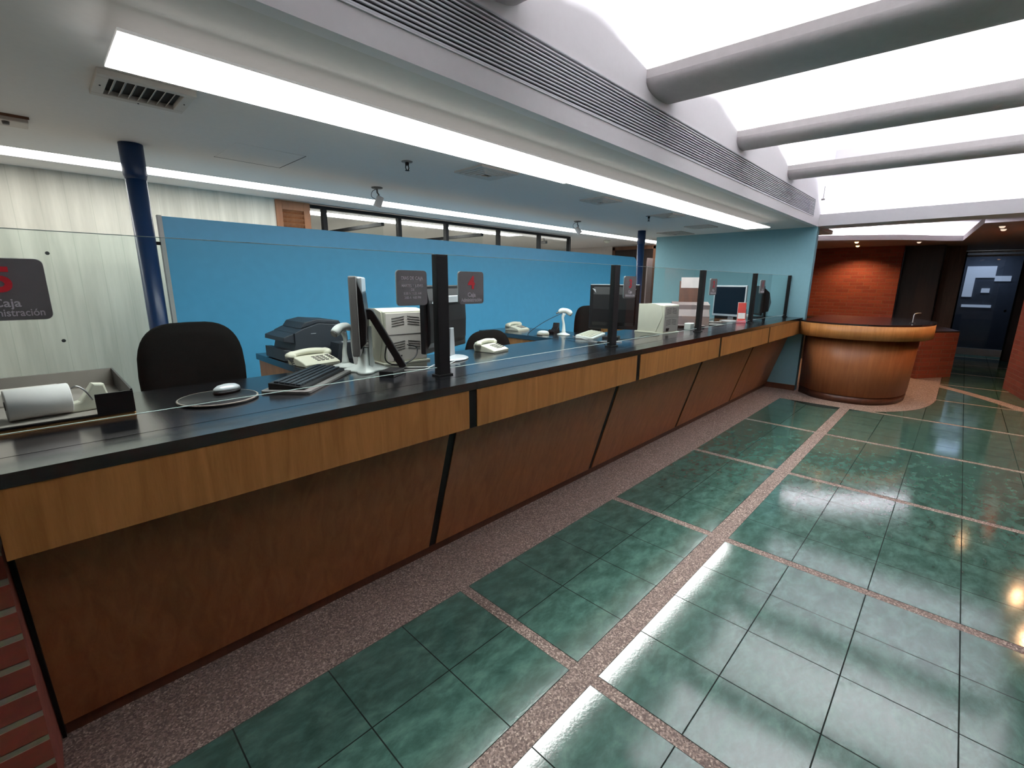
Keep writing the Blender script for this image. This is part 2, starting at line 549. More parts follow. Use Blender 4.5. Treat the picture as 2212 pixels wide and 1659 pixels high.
# grout bed just under the tile faces
def grout(x0, x1, y0, y1):
    f = fb.faces.new([fb.verts.new(p) for p in ((x0, y0, 0.0006), (x1, y0, 0.0006), (x1, y1, 0.0006), (x0, y1, 0.0006))])
    f.material_index = 2
for j in range(-4, 4):
    xs = X0 + PX * j
    grout(xs, xs + 4 * T, 0.92, 1.62)
    grout(xs, xs + 4 * T, 0.82 - 9 * 0.35, 0.82)
floor = struct('floor', fb, [M['terrazzo'], M['tile'], M['grout'], M['bouncefloor']])

# ---- walls
bm = B(); box(bm, -3.2, 1.80, 5.0, 5.15, 0, 2.40)
for (x, z) in ((0.131, 1.741), (0.123, 1.081), (-0.65, 1.741), (-0.65, 1.081), (0.93, 1.741)):
    s = Matrix.Translation((x, 4.9995, z)) @ Matrix.Rotation(PI / 2, 4, 'X')
    n0 = len(bm.verts)
    r = bmesh.ops.create_circle(bm, cap_ends=True, radius=0.013, segments=16, matrix=s)
    for v in r['verts']:
        for f in v.link_faces: f.material_index = 1
struct('wall_back', bm, [M['concrete'], M['darkslot']])

bm = B(); box(bm, 7.75, 7.87, 1.60, 4.0, 0, 2.34)
box(bm, 7.738, 7.75, 1.60, 4.0, 0, 0.08, mi=1)
struct('wall_teal', bm, [M['teal'], M['kick']])
# office partition behind: solid dado, then glazing
bm = B(); box(bm, 1.80, 6.60, 5.0, 5.08, 0, 1.86)
struct('wall_office', bm, M['beige'])
bm = B(); box(bm, -3.2, 9.1, 8.9, 9.0, 0, 2.40)
struct('wall_office_rear', bm, M['white'])
bm = B(); box(bm, 9.0, 9.1, 4.0, 4.62, 0, 2.34); box(bm, 9.0, 9.1, 5.66, 8.9, 0, 2.34); box(bm, 9.0, 9.1, 1.9, 4.0, 0, 2.34)
box(bm, 9.0, 9.1, 4.62, 5.66, 2.32, 2.34)
struct('wall_corridor', bm, M['beige'])
bm = B(); box(bm, -3.3, -3.2, -2.8, 9.0, 0, 3.4)
struct('wall_left', bm, M['beige'])
bm = B(); box(bm, -3.2, 15.6, -2.8, -2.7, 0, 3.4)
struct('wall_right', bm, M['brickx'])
bm = B(); box(bm, 11.8, 11.95, 0.95, 3.0, 0, 2.34)
struct('wall_brick_rear', bm, M['bricky'])
bm = B(); box(bm, 9.1, 11.8, 2.9, 3.0, 0, 2.34)
struct('wall_reception_side', bm, M['darkwood'])
bm = B(); box(bm, 12.0, 12.1, 0.38, 0.95, 0, 2.34); box(bm, 12.5, 12.6, 0.085, 0.40, 0, 2.34, mi=1); box(bm, 12.1, 12.6, 0.37, 0.40, 0, 2.34)
struct('wall_dark_panel', bm, [M['darkwood'], M['doorwood']])
bm = B(); box(bm, 14.2, 14.3, 0.10, 0.6, 0, 2.34); box(bm, 14.2, 14.3, -2.7, -0.80, 0, 2.34); box(bm, 14.2, 14.3, -0.8, 0.1, 2.29, 2.34)
struct('wall_entrance', bm, M['darkwood'])
bm = B(); box(bm, 12.6, 14.2, 0.10, 0.20, 0, 2.34)
struct('wall_passage', bm, M['darkwood'])

# ---- ceilings
bm = B()
zc0, zc1 = ZC, ZC + 0.06
for (x0, x1, y0, y1) in ((-3.2, 9.1, 1.66, 4.33), (-3.2, 9.1, 4.65, 5.55), (-3.2, 2.2, 5.55, 5.88), (6.0, 9.1, 5.55, 5.88), (-3.2, 9.1, 5.88, 9.0)):
    box(bm, x0, x1, y0, y1, zc0, zc1)
struct('ceiling', bm, M['ceil'])
# bulkhead over the counter front: fascia below, grille zone, wall above
bm = B()
box(bm, -3.2, 7.75, 1.60, 1.66, 2.34, 2.442)
box(bm, -3.2, 7.75, 1.60, 1.66, 2.652, 3.42)
box(bm, 7.40, 7.75, 1.60, 1.66, 2.442, 2.652)
box(bm, -3.2, 7.40, 1.655, 1.66, 2.442, 2.652, mi=1)
struct('wall_bulkhead', bm, [M['white'], M['darkslot']])
bm = B(); box(bm, -3.2, 8.25, -1.36, 1.60, 3.40, 3.46)
struct('ceiling_atrium', bm, M['white'])
bm = B(); box(bm, -3.2, 7.75, -1.01, -0.95, 2.34, 3.42)
struct('wall_bulkhead_right', bm, M['white'])
bm = B(); box(bm, -3.2, 15.6, -2.7, -1.36, 2.34, 2.40); box(bm, -3.2, 7.75, -1.36, -1.01, 2.34, 2.40)
struct('ceiling_right', bm, M['brown_ceil'])
# end of the atrium: ledge beam with a hidden light behind it, white wall above
bm = B(); box(bm, 7.75, 7.87, -1.36, 1.60, 2.345, 2.50); box(bm, 7.87, 8.22, -1.36, 1.66, 2.345, 2.38)
struct('trim_atrium_ledge', bm, M['white'])
bm = B(); box(bm, 8.19, 8.25, -1.36, 1.66, 2.38, 3.42)
struct('wall_atrium_end', bm, M['white'])
# wall edge running up at the atrium corner
bm = B(); box(bm, 7.75, 8.19, 1.60, 1.66, 2.34, 3.42)
struct('wall_atrium_corner', bm, M['white'])
# reception ceiling, brown, with a kidney shaped cove
far_c = [(p.x, p.y) for p in spline([(9.30, 2.6, 0), (9.66, 1.98, 0), (9.95, 1.45, 0), (10.35, 0.88, 0), (10.95, 0.40, 0), (11.15, 0.15, 0)], 5)]
near_c = [(8.22, -0.05), (8.22, 2.6)]
hole = far_c + near_c   # closed outline of the opening
bm = B()
Z1 = 2.30
def fan(poly, z, mi=0):
    f = bm.faces.new([bm.verts.new((x, y, z)) for x, y in poly]); f.material_index = mi
fan([(9.1, 2.9)] + [(9.30, 2.6)] + far_c[1:] + [(14.2, 0.15), (14.2, 2.9)], Z1)
fan([(8.22, -1.36), (14.2, -1.36), (14.2, 0.15), (11.15, 0.15), (8.22, -0.05)], Z1)
fan([(8.22, 2.6), (9.30, 2.6), (9.1, 2.9), (8.22, 2.9)], Z1)
for (a, b), (c, d) in zip(hole, hole[1:] + hole[:1]):
    if a == 8.22 and c == 8.22: continue
    f = bm.faces.new([bm.verts.new(p) for p in ((a, b, Z1), (c, d, Z1), (c, d, 2.385), (a, b, 2.385))]); f.material_index = 1
back_c = [(a + 0.34, b + 0.24) for a, b in far_c] + [(11.6, -0.1), (11.3, -0.5)]
for (a, b), (c, d) in zip(back_c, back_c[1:]):
    f = bm.faces.new([bm.verts.new(p) for p in ((a, b, Z1 + 0.003), (c, d, Z1 + 0.003), (c, d, 2.56), (a, b, 2.56))]); f.material_index = 1
box(bm, 8.26, 12.4, -0.90, 3.3, 2.56, 2.60, mi=1)
struct('ceiling_reception', bm, [M['brown_ceil'], M['white']])

# ================================================================== LIGHTS OF THE PLACE
def light_strip(name, label, x0, x1, y0, y1, mat, group):
    t = thing(name, label, 'ceiling light', (x0, y0, ZC), 0, group)
    w, d = x1 - x0, y1 - y0
    b = B()
    box(b, 0, w, 0, 0.012, 0, 0.10); box(b, 0, w, d - 0.012, d, 0, 0.10)
    box(b, 0, 0.012, 0, d, 0, 0.10); box(b, w - 0.012, w, 0, d, 0, 0.10); box(b, 0, w, 0, d, 0.10, 0.11)
    obj('housing', b, M['white'], t)
    b = B(); box(b, 0.012, w - 0.012, 0.012, d - 0.012, 0.012, 0.02)
    obj('diffuser', b, mat, t)
    return t
def light_panel(label, x0, x1, y0, y1):
    t = thing('lowered_light_strip', label, 'ceiling light', (x0, y0, 2.262), 0, 'long light panels over the teller counter')  # ceiling strip lowered on added hangers to shift its floor reflection
    w, d = x1 - x0, y1 - y0
    b = B(); box(b, 0, w, 0, d, 0.004, 0.014); obj('housing', b, M['glow'], t)
    for k in range(4):
        b = B(); box(b, w * (k + 0.5) / 4 - 0.01, w * (k + 0.5) / 4 + 0.01, d - 0.03, d - 0.01, 0.014, ZC - 2.262 - 0.001); obj('hanger', b, M['white'], t)
    b = B(); box(b, 0, w, 0, d, 0, 0.004); obj('diffuser', b, M['strip'], t)
light_panel('long bright white light panel above the teller counter, nearer and wider half', 0.293, 2.838, 1.911, 2.232)
light_panel('long bright white light panel above the teller counter, farther and narrower half', 2.838, 6.713, 1.911, 2.205)
light_strip('light_strip', 'narrow white light strip running along the concrete wall and office glazing', -3.2, 9.1, 4.33, 4.65, M['back'], 'recessed light strips')
light_strip('light_strip', 'white light strip in the office ceiling seen through the glazing over the blue partition', 2.2, 6.0, 5.55, 5.88, M['office'], 'recessed light strips')

# atrium beams with tubes lying on top
def beam(x, label, lit=True):
    t = thing('ceiling_beam', label, 'beam', (x, 1.60, 2.70), 0.0, 'rounded grey beams crossing the light well')
    w = 0.39 if x < 4 else 0.27
    sh = -2.53 * 0.08
    pts = [(0, 0.125), (0.0, 0.075)] + [(w / 2 - w / 2 * math.cos(q), 0.075 - 0.075 * math.sin(q) ** 0.8) for q in [i * PI / 14 for i in range(1, 14)]] + [(w, 0.075), (w, 0.125), (w - 0.015, 0.125), (w - 0.015, 0.06), (0.015, 0.06), (0.015, 0.125)]
    b = B()
    a = [b.verts.new((px, 0, pz)) for px, pz in pts]
    c = [b.verts.new((px - sh, -2.53, pz)) for px, pz in pts]
    n = len(pts)
    for i in range(n):
        f = b.faces.new((a[i], a[(i + 1) % n], c[(i + 1) % n], c[i])); f.smooth = 0 < i < 15
    b.faces.new(a); b.faces.new(c)
    obj('beam_body', b, M['beam'], t)
    if not lit: return t
    b = B()
    tube(b, [(w * 0.5, -0.05, 0.085), (w * 0.5 - sh, -2.48, 0.085)], 0.018, 10)
    obj('tube', b, M['trough'], t)
    return t
beam(2.82, 'thick grey rounded beam, nearest of the three seen crossing the light well')
beam(4.40, 'grey rounded beam, middle one of the three seen crossing the light well')
beam(5.99, 'thin looking grey rounded beam, farthest of the three crossing the light well')
beam(1.30, 'grey rounded beam just above the top of the view, beside the nearest visible beam')
beam(-0.15, 'grey rounded beam directly overhead, one step before the nearest visible beam', lit=False)

# hidden tubes in the coves
b = B(); tube(b, [(8.00, -1.25, 2.42), (8.00, 1.58, 2.42)], 0.02, 10)
tag(obj('cove_light', b, M['cove']), 'fluorescent tube hidden behind the white ledge at the end of the light well', 'light')
b = B(); tube(b, [(x + 0.10, y + 0.07, 2.345) for x, y in far_c], 0.018, 10)
tag(obj('cove_light', b, M['cove2']), 'fluorescent tube curving inside the kidney shaped ceiling cove over reception', 'light')

def downlight(x, y, z, label, on=True, warm=True):
    t = thing('downlight', label, 'ceiling light', (x, y, z), 0, 'small round ceiling spots')
    b = B(); lathe(b, [(0.036, -0.001), (0.05, -0.006), (0.052, 0.0), (0.036, 0.0)], 20, caps=False)
    obj('trim_ring', b, M['steel'], t)
    b = B(); lathe(b, [(0.002, -0.028), (0.016, -0.026), (0.027, -0.016), (0.03, -0.004), (0.03, 0.0)], 16)
    obj('bulb', b, M['warm'] if on else M['dimbulb'], t)
    if on:
        L = bpy.data.lights.new('downlight_lamp', 'SPOT')
        L.energy = 52; L.color = (1.0, 0.55, 0.27); L.spot_size = math.radians(140); L.spot_blend = 0.6; L.shadow_soft_size = 0.03
        lo = bpy.data.objects.new('lamp', L); C.objects.link(lo); lo.parent = t; lo.location = (0, 0, -0.04)
    return t
downlight(10.30, 1.50, 2.30, 'glowing orange ceiling spot above the reception brick wall')
downlight(10.95, 0.70, 2.30, 'small unlit ceiling spot right of the glowing orange one', on=False)
downlight(8.75, -0.22, 2.30, 'unlit ceiling spot on the brown ceiling before the glass door', on=False)
downlight(9.20, -0.25, 2.30, 'second unlit ceiling spot behind the first on the brown ceiling', on=False)
downlight(9.30, -0.56, 2.30, 'warm ceiling spot washing the brick pillar at the right edge')
downlight(8.10, -1.08, 2.34, 'warm ceiling spot over the tiled floor, reflected near the right edge')
downlight(7.15, -1.12, 2.34, 'warm ceiling spot reflected lowest on the tiled floor')
downlight(11.3, 1.62, 2.30, 'second glowing orange ceiling spot just behind the first above the brick wall')

# ================================================================== TELLER COUNTER
GAPS = [-0.168, 1.404, 2.994, 4.579, 6.155, 7.75]
SECT = [(-0.143, 1.379), (1.428, 2.969), (3.019, 4.555), (4.604, 6.131), (6.180, 7.737)]
def counter(x0, x1, label, panel=True, last=False):
    t = thing('teller_counter', label, 'counter', (x0, YF, 0), 0, 'teller counter sections in a row')
    w = x1 - x0
    e = 0.0 if last else 0.049
    b = B()
    box(b, 0, w + e - 0.002, 0, 0.150, 1.047, ZT); box(b, 0, w + e - 0.002, 0.1545, 0.84, 1.047, ZT); box(b, 0, w + e - 0.002, 0.150, 0.1545, 1.047, 1.080)
    obj('countertop', b, M['laminate'], t)
    b = B(); box(b, 0, w, 0.002, 0.022, 0.858, 1.047, bev=0.001)
    obj('fascia_board', b, M['wood'], t)
    if not last:
        b = B(); box(b, w, w + e, 0.006, 0.022, 0.858, 1.047)
        obj('black_joint', b, M['black'], t)
    if panel:
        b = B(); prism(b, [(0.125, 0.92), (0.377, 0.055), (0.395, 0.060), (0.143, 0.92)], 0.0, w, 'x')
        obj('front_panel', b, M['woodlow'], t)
        if not last:
            b = B(); prism(b, [(0.131, 0.92), (0.383, 0.055), (0.395, 0.060), (0.143, 0.92)], w, w + e, 'x')
            obj('panel_joint', b, M['black'], t)
        b = B(); box(b, 0, w + e, 0.395, 0.412, 0.0, 0.12)
        obj('kickboard', b, M['kick'], t)
        for xx in (0.0, w - 0.018):
            b = B(); prism(b, [(0.145, 0.858), (0.143, 1.046), (0.80, 1.046), (0.80, 0.0), (0.412, 0.0), (0.412, 0.12), (0.375, 0.12)], xx + 0.001, xx + 0.017, 'x')
            obj('side_panel', b, M['black'], t)
    return t
labs = ['teller counter section nearest the viewer, with the blurred tray of desk things on it',
        'teller counter section two, between the first and second black posts, carrying a cream phone',
        'middle teller counter section, with the white scanner and keyboard on it',
        'fourth teller counter section, carrying the white framed monitor',
        'farthest teller counter section, ending at the teal wall']
for i, (x0, x1) in enumerate(SECT):
    counter(x0, x1, labs[i], last=(i == 4))
# dark end panel at the near end, brick pier next to it
b = B(); prism(b, [(0.131, 0.856), (0.381, 0.0), (0.47, 0.0), (0.20, 0.856)], 0, 0.010, 'x')
tag(obj('end_panel', b, M['black'], loc=(-0.154, YF, 0)), 'thin black slanted panel closing the near end of the counter', 'panel')
b = B(); box(b, -1.8, -0.1565, 1.705, 2.3, 0, 0.85, mi=0)
b.normal_update()
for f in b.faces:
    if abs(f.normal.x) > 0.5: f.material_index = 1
tag(obj('brick_pier', b, [M['brickpier'], M['pierside']]), 'red brick pier under the near left end of the counter', 'pillar')
b = B(); box(b, -1.8, -0.17, 1.613, 2.453, 1.047, ZT)
t = tag(obj('side_worktop', b, M['laminate']), 'black worktop continuing left of the nearest counter section', 'counter')
b = B(); box(b, -1.8, -0.20, 1.615, 1.635, 0.858, 1.047); obj('fascia_board', b, M['wood'], t)

# glass screens and posts
PY = 1.85
for i, x in enumerate(GAPS[1:]):
    lab = ['black square post at the joint beside the hours sign, nearest of the row',
           'black square post beside the sign with a red three', 'black square post beside the sign with a red two',
           'slim black post in front of the farthest black monitor', 'thin dark post at the end of the glass by the teal wall'][i]
    px = 7.70 if i == 4 else x
    t = thing('screen_post', lab, 'post', (px, PY, ZT), 0, 'black posts holding the glass screens')
    h = 0.595
    w = 0.034 if i < 4 else 0.02
    b = B(); box(b, -w, w, -0.02, 0.02, 0, h, bev=0.002); obj('post_body', b, M['black'], t)
    b = B(); box(b, -w - 0.012, w + 0.012, -0.03, 0.03, 0, 0.008, bev=0.002); obj('base_plate', b, M['black'], t)
ends = [-1.75] + GAPS[1:5] + [7.69]
for i in range(5):
    x0, x1 = ends[i] + 0.036, ends[i + 1] - 0.036
    if i == 0: x0 = -0.9
    lab = ['glass screen nearest the viewer, carrying the hours sign and the 5 sign', 'glass screen carrying the sign with a red four', 'glass screen carrying the sign with a red three',
           'glass screen carrying the sign with a red two', 'glass screen at the far end by the teal wall'][i]
    t = thing('glass_screen', lab, 'glass screen', (x0, PY, 1.130 if i == 0 else 1.118), 0, 'glass screens on the counter')
    h = 1.682 - t.location.z
    w = x1 - x0
    b = B(); box(b, 0, w, -0.003, 0.003, 0, h - 0.002)
    obj('pane', b, M['glass'], t)
    b = B(); box(b, 0, w, -0.003, 0.003, h - 0.002, h); box(b, 0, w, -0.003, 0.003, -0.002, 0)
    obj('polished_edge', b, M['glassedge'], t)

# signs
def sign(x0, lines, label, num=None, zc=1.522, w=0.170, h=0.164, mat=None):
    t = thing('counter_sign', label, 'sign', (x0 + w / 2, PY - 0.004, zc), 0, 'grey signs on the glass screens')
    b = B(); prism(b, rrect(w, h, 0.016), -0.004, 0.0, 'y'); obj('backing', b, M['signedge'], t)
    b = B(); prism(b, rrect(w - 0.002, h - 0.002, 0.015), -0.010, -0.004, 'y'); obj('plate', b, M['signgrey'], t)
    R = (PI / 2, 0, 0)
    y = -0.0106
    if num:
        text_part('numeral', num, 0.088, M['red'], t, (0, y, 0.023), R, bold=0.003)
        text_part('lettering', 'Caja', 0.031, M['letter'], t, (0, y, -0.036), R, bold=0.0005)
        text_part('lettering', 'Administración', 0.0275, M['letter'], t, (0, y, -0.062), R, sx=0.84, bold=0.0004)
    else:
        for s, sz, zz, sx in lines:
            text_part('lettering', s, sz, M['letter'], t, (0, y, zz), R, sx=sx, bold=0.0003)
    return t
sign(-0.135, None, 'grey rounded sign with a red 5, cut by the left edge of the view', '5')
sign(1.150, [('DIAS DE CAJA', 0.0225, 0.044, 0.85), ('MARTES Y JUEVES', 0.0185, 0.010, 0.82), ('DE', 0.0165, -0.008, 0.9), ('8:30 A 11:30 AM', 0.0165, -0.025, 0.85), ('2:00 A  4:00 PM', 0.0165, -0.044, 0.85)],
     'dark grey sign of opening hours headed DIAS DE CAJA, left of the nearest post', w=0.165, h=0.160)
sign(1.508, None, 'grey rounded sign with a red 4, right of the nearest black post', '4')
sign(3.108, None, 'grey rounded sign with a red 3 in front of a black monitor', '3')
sign(4.755, None, 'grey rounded sign with a red 2 beside the white framed monitor', '2')
sign(6.36, None, 'small far grey sign with a red 1 beside the slim post', '1')

# return desks behind the counter
def return_desk(x0, x1, y0, y1, label):
    t = thing('return_desk', label, 'desk', (x0, y0, 0), 0, 'return desks behind the counter')
    w, d = x1 - x0, y1 - y0
    b = B(); box(b, 0, w, 0, d, 1.047, ZT, bev=0.002); obj('desk_top', b, M['laminate'], t)
    b = B(); box(b, 0.012, 0.032, 0.01, d - 0.02, 0, 1.046); obj('side_panel', b, M['wood'], t)
    b = B(); box(b, w - 0.032, w - 0.012, 0.01, d - 0.02, 0, 1.046); obj('side_panel', b, M['wood'], t)
    b = B(); box(b, 0.033, w - 0.033, d - 0.05, d - 0.03, 0.1, 1.046); obj('back_panel', b, M['wood'], t)
    return t
return_desk(0.965, 1.50, 2.456, 3.27, 'black topped return desk with wooden side, under the charcoal printer')
return_desk(3.06, 3.62, 2.456, 3.42, 'black topped return desk with wooden side, carrying the white phone and scanner')
return_desk(4.60, 5.30, 2.456, 3.20, 'black topped return desk behind the far light coloured printer')

# ================================================================== BACK OF THE HALL
def column(x, y, label):
    t = thing('steel_column', label, 'column', (x, y, 0), 0, 'dark blue steel columns')
    b = B(); lathe(b, [(0.052, 0), (0.052, 2.20)], 28); obj('shaft', b, M['bluepaint'], t)
    b = B(); lathe(b, [(0.0525, 2.14), (0.060, 2.17), (0.060, 2.339), (0.0525, 2.339)], 28); obj('sleeve', b, M['bluepaint'], t)
    return t
column(0.545, 3.70, 'dark blue round column left of the blue partition')
column(6.66, 3.69, 'dark blue round column at the far end of the blue partition')
t = thing('blue_partition', 'long bright blue partition board between the two dark blue columns', 'partition', (0.62, 3.67, 0))
L = 5.90
pts = [(0.02, 0.08), (L, 0.08), (L, 1.85)] + [(L - 0.09 + 0.09 * math.cos(a), 1.85 + 0.09 * math.sin(a)) for a in [i * PI / 12 for i in range(1, 7)]] + [(0.02, 1.94)]
b = B(); prism(b, pts, 0, 0.035, 'y'); obj('board', b, M['blue'], t)
b = B(); box(b, -0.004, 0.019, -0.004, 0.039, 0.0, 1.945, bev=0.001); obj('edge_trim', b, M['signedge'], t)
b = B(); box(b, -0.03, 0.0, 0.012, 0.026, 1.765, 1.785); box(b, -0.03, 0.0, 0.012, 0.026, 1.0, 1.02); obj('bracket', b, M['black'], t)
for xx in (1.5, 3.0, 4.5, 5.7):
    b = B(); box(b, xx, xx + 0.04, -0.02, 0.06, 0, 0.08); obj('foot', b, M['steel'], t)

# louvred panel and glazing above the office dado
t = thing('louvre_panel', 'orange brown wooden louvred panel between concrete wall and office glazing', 'louvre', (1.80, 4.98, 0))
b = B()
for (a0, a1, z0, z1) in ((0.0, 0.06, 0, 2.33), (0.27, 0.335, 0, 2.33), (0.06, 0.27, 2.245, 2.33), (0.06, 0.27, 0, 0.1)):
    box(b, a0, a1, 0, 0.04, z0, z1, bev=0.002)
obj('frame', b, M['louver'], t)
b = B()
z = 0.12
while z < 2.24:
    box(b, 0.06, 0.27, -0.003, 0.003, -0.027, 0.027, rot=Matrix.Translation((0, 0.02, z)) @ Matrix.Rotation(math.radians(35), 4, 'X'))
    z += 0.045
obj('slats', b, M['louver'], t)

t = thing('office_glazing', 'black framed clear glazing above the blue partition with offices behind', 'window', (2.14, 5.0, 1.86))
b = B(); box(b, 0, 4.46, 0.0, 0.05, 0.435, 0.465); box(b, 0, 4.46, 0, 0.05, 0, 0.03)
for xx in (2.296, 3.213, 3.928, 4.885, 5.792, 6.58):
    box(b, xx - 2.14 - 0.022, xx - 2.14 + 0.022, -0.005, 0.055, 0.03, 0.435)
obj('frame', b, M['black'], t)
for a, c in ((2.15, 2.27), (2.32, 3.19), (3.235, 3.905), (3.95, 4.862), (4.908, 5.77), (5.815, 6.557)):
    b = B(); box(b, a - 2.14, c - 2.14, 0.022, 0.028, 0.03, 0.435); obj('pane', b, M['officeglass'], t)
for xx, lab in ((3.02, 'black railed glass divider between offices, nearer one'), (4.62, 'black railed glass divider between offices, farther one')):
    t = thing('office_divider', lab, 'partition', (xx, 5.10, 0), 0, 'glass dividers between the offices')
    b = B(); box(b, 0, 0.04, 0, 1.9, 2.20, 2.24); box(b, 0, 0.04, 1.86, 1.9, 0, 2.2); box(b, 0, 0.04, 0, 1.9, 1.0, 1.04); obj('rail', b, M['black'], t)
    b = B(); box(b, 0.017, 0.023, 0, 1.86, 1.04, 2.20); obj('pane', b, M['officeglass'], t)
    b = B(); box(b, 0.005, 0.035, 0, 1.86, 0.0, 1.0); obj('lower_panel', b, M['beige'], t)

# corridor door
t = thing('door_1', 'dark brown door with frame in the corridor end wall behind the teal wall', 'door', (9.0, 4.62, 0)); t['kind'] = 'structure'
b = B(); box(b, -0.02, 0.03, 0, 0.07, 0, 2.31); box(b, -0.02, 0.03, 0.97, 1.04, 0, 2.31); box(b, -0.02, 0.03, 0, 1.04, 2.25, 2.32); obj('frame', b, M['doorwood'], t)
b = B(); box(b, 0.0, 0.03, 0.07, 0.97, 0.005, 2.25); obj('leaf', b, M['darkwood'], t)
b = B(); box(b, -0.14, 0.0, 0.0, 0.055, 0, 2.05); box(b, -0.34, -0.14, 0.0, 0.03, 0, 2.05, mi=1); obj('casing', b, [M['doorwood'], M['mauve']], t)

# ceiling fittings
t = thing('air_grille', 'long linear aluminium air grille along the white bulkhead', 'vent', (-3.2, 1.60, 2.442))
b = B()
for k in range(13):
    z = 0.004 + k * 0.0168
    box(b, 0, 10.6, -0.004, 0.004, z, z + 0.0065)
obj('slats', b, M['aluminium'], t)
b = B(); box(b, 0, 10.6, -0.006, 0.01, -0.004, 0.002); box(b, 0, 10.6, -0.006, 0.01, 0.208, 0.214); box(b, 10.596, 10.602, -0.006, 0.01, 0, 0.21)
obj('frame', b, M['aluminium'], t)

def square_vent(x, y, w, d, label, drop=0.03):
    t = thing('ceiling_vent', label, 'vent', (x, y, ZC), 0, 'square air diffusers in the ceiling')
    b = B()
    for k in range(5):
        s = 1.0 - k * 0.17
        z = -0.010 - k * 0.003
        o = (w * s / 2, d * s / 2)
        i_ = (o[0] - 0.022, o[1] - 0.022)
        for (a0, a1, c0, c1) in ((-o[0], o[0], -o[1], -i_[1]), (-o[0], o[0], i_[1], o[1]), (-o[0], -i_[0], -i_[1], i_[1]), (i_[0], o[0], -i_[1], i_[1])):
            if k == 0 or True:
                box(b, a0, a1, c0, c1, z - 0.003, z + (0.010 if k == 0 else 0.006))
    obj('blades', b, M['ventw'], t)
    b = B(); box(b, -w / 2 + 0.02, w / 2 - 0.02, -d / 2 + 0.02, d / 2 - 0.02, -0.003, -0.001); obj('backing', b, M['darkslot'], t)
    return t
square_vent(2.46, 2.655, 0.36, 0.30, 'square louvred ceiling vent touching the near light strip by the second sprinkler')
square_vent(4.00, 2.68, 0.32, 0.28, 'square ceiling vent beyond the first, beside the narrower light strip')
square_vent(5.38, 2.66, 0.32, 0.28, 'flat looking ceiling vent beside the far sprinkler')
square_vent(6.70, 2.80, 0.34, 0.34, 'faint ceiling vent nearest the teal wall')
square_vent(7.30, 3.45, 0.5, 0.4, 'ceiling vent against the top left of the teal wall')
# near rectangular supply grille
t = thing('supply_grille', 'white rectangular supply grille with open blades beside the near light strip end', 'vent', (0.30, 2.50, ZC))
b = B()
for (a0, a1, c0, c1) in ((0, 0.325, 0, 0.035), (0, 0.325, 0.255, 0.295), (0, 0.04, 0.035, 0.255), (0.285, 0.325, 0.035, 0.255)):
    box(b, a0, a1, c0, c1, -0.022, 0.0, bev=0.003)
obj('frame', b, M['ventw'], t)
b = B()
for k in range(7):
    box(b, -0.001, 0.001, 0.035, 0.255, -0.013, 0.013, rot=Matrix.Translation((0.065 + k * 0.033, 0, -0.008)) @ Matrix.Rotation(math.radians(40), 4, 'Y'))
obj('blades', b, M['ventw'], t)
b = B(); box(b, 0.04, 0.285, 0.035, 0.255, -0.002, -0.0005); obj('backing', b, M['darkslot'], t)
for sx_, sy_ in ((0.02, 0.14), (0.305, 0.14), (0.16, 0.275)):
    b = B(); lathe(b, [(0.003, -0.0245), (0.003, -0.021)], 8, c=(sx_, sy_, 0)); obj('screw', b, M['darkslot'], t)

t = thing('wall_plate_fixture', 'small cream plate with a dark knob on the ceiling at the far left', 'fixture', (-0.12, 3.50, ZC))
b = B(); box(b, 0, 0.24, 0, 0.14, -0.03, 0, bev=0.006); obj('plate', b, M['ventw'], t)
b = B(); box(b, 0.0, 0.245, -0.004, 0.0, -0.012, 0); obj('brown_edge', b, M['doorwood'], t)
b = B(); lathe(b, [(0.012, -0.045), (0.014, -0.03)], 12, c=(0.16, 0.03, 0)); obj('knob', b, M['plastic_grey'], t)

# access hatch: thin open joint around a flush panel
t = thing('access_hatch', 'flush square access hatch outlined by a thin dark joint in the ceiling', 'hatch', (0.97, 3.20, ZC))
b = B(); box(b, 0, 0.40, 0, 0.45, -0.0015, 0.0); obj('panel', b, M['ceil'], t)
b = B(); box(b, -0.004, 0.404, 0.45, 0.455, -0.0022, 0.0); box(b, 0.40, 0.405, 0.0, 0.455, -0.0022, 0.0); obj('joint', b, M['darkslot'], t)

def sprinkler(x, y, label):
    t = thing('sprinkler', label, 'sprinkler', (x, y, ZC), 0, 'ceiling sprinklers')
    b = B(); lathe(b, [(0.004, -0.006), (0.036, -0.004), (0.038, 0.0)], 20); obj('escutcheon', b, M['plastic_grey'], t)
    b = B()
    lathe(b, [(0.013, -0.006), (0.013, -0.022), (0.010, -0.026)], 12)
    tube(b, [(-0.010, 0, -0.022), (-0.013, 0, -0.04), (-0.006, 0, -0.054)], 0.0035, 6)
    tube(b, [(0.010, 0, -0.022), (0.013, 0, -0.04), (0.006, 0, -0.054)], 0.0035, 6)
    lathe(b, [(0.002, -0.053), (0.015, -0.055), (0.015, -0.058), (0.002, -0.058)], 12)
    obj('head', b, M['plastic_black'], t)
sprinkler(1.894, 2.828, 'dark ceiling sprinkler between the hatch and the near square vent')
sprinkler(5.30, 2.856, 'dark ceiling sprinkler near the far blue column')

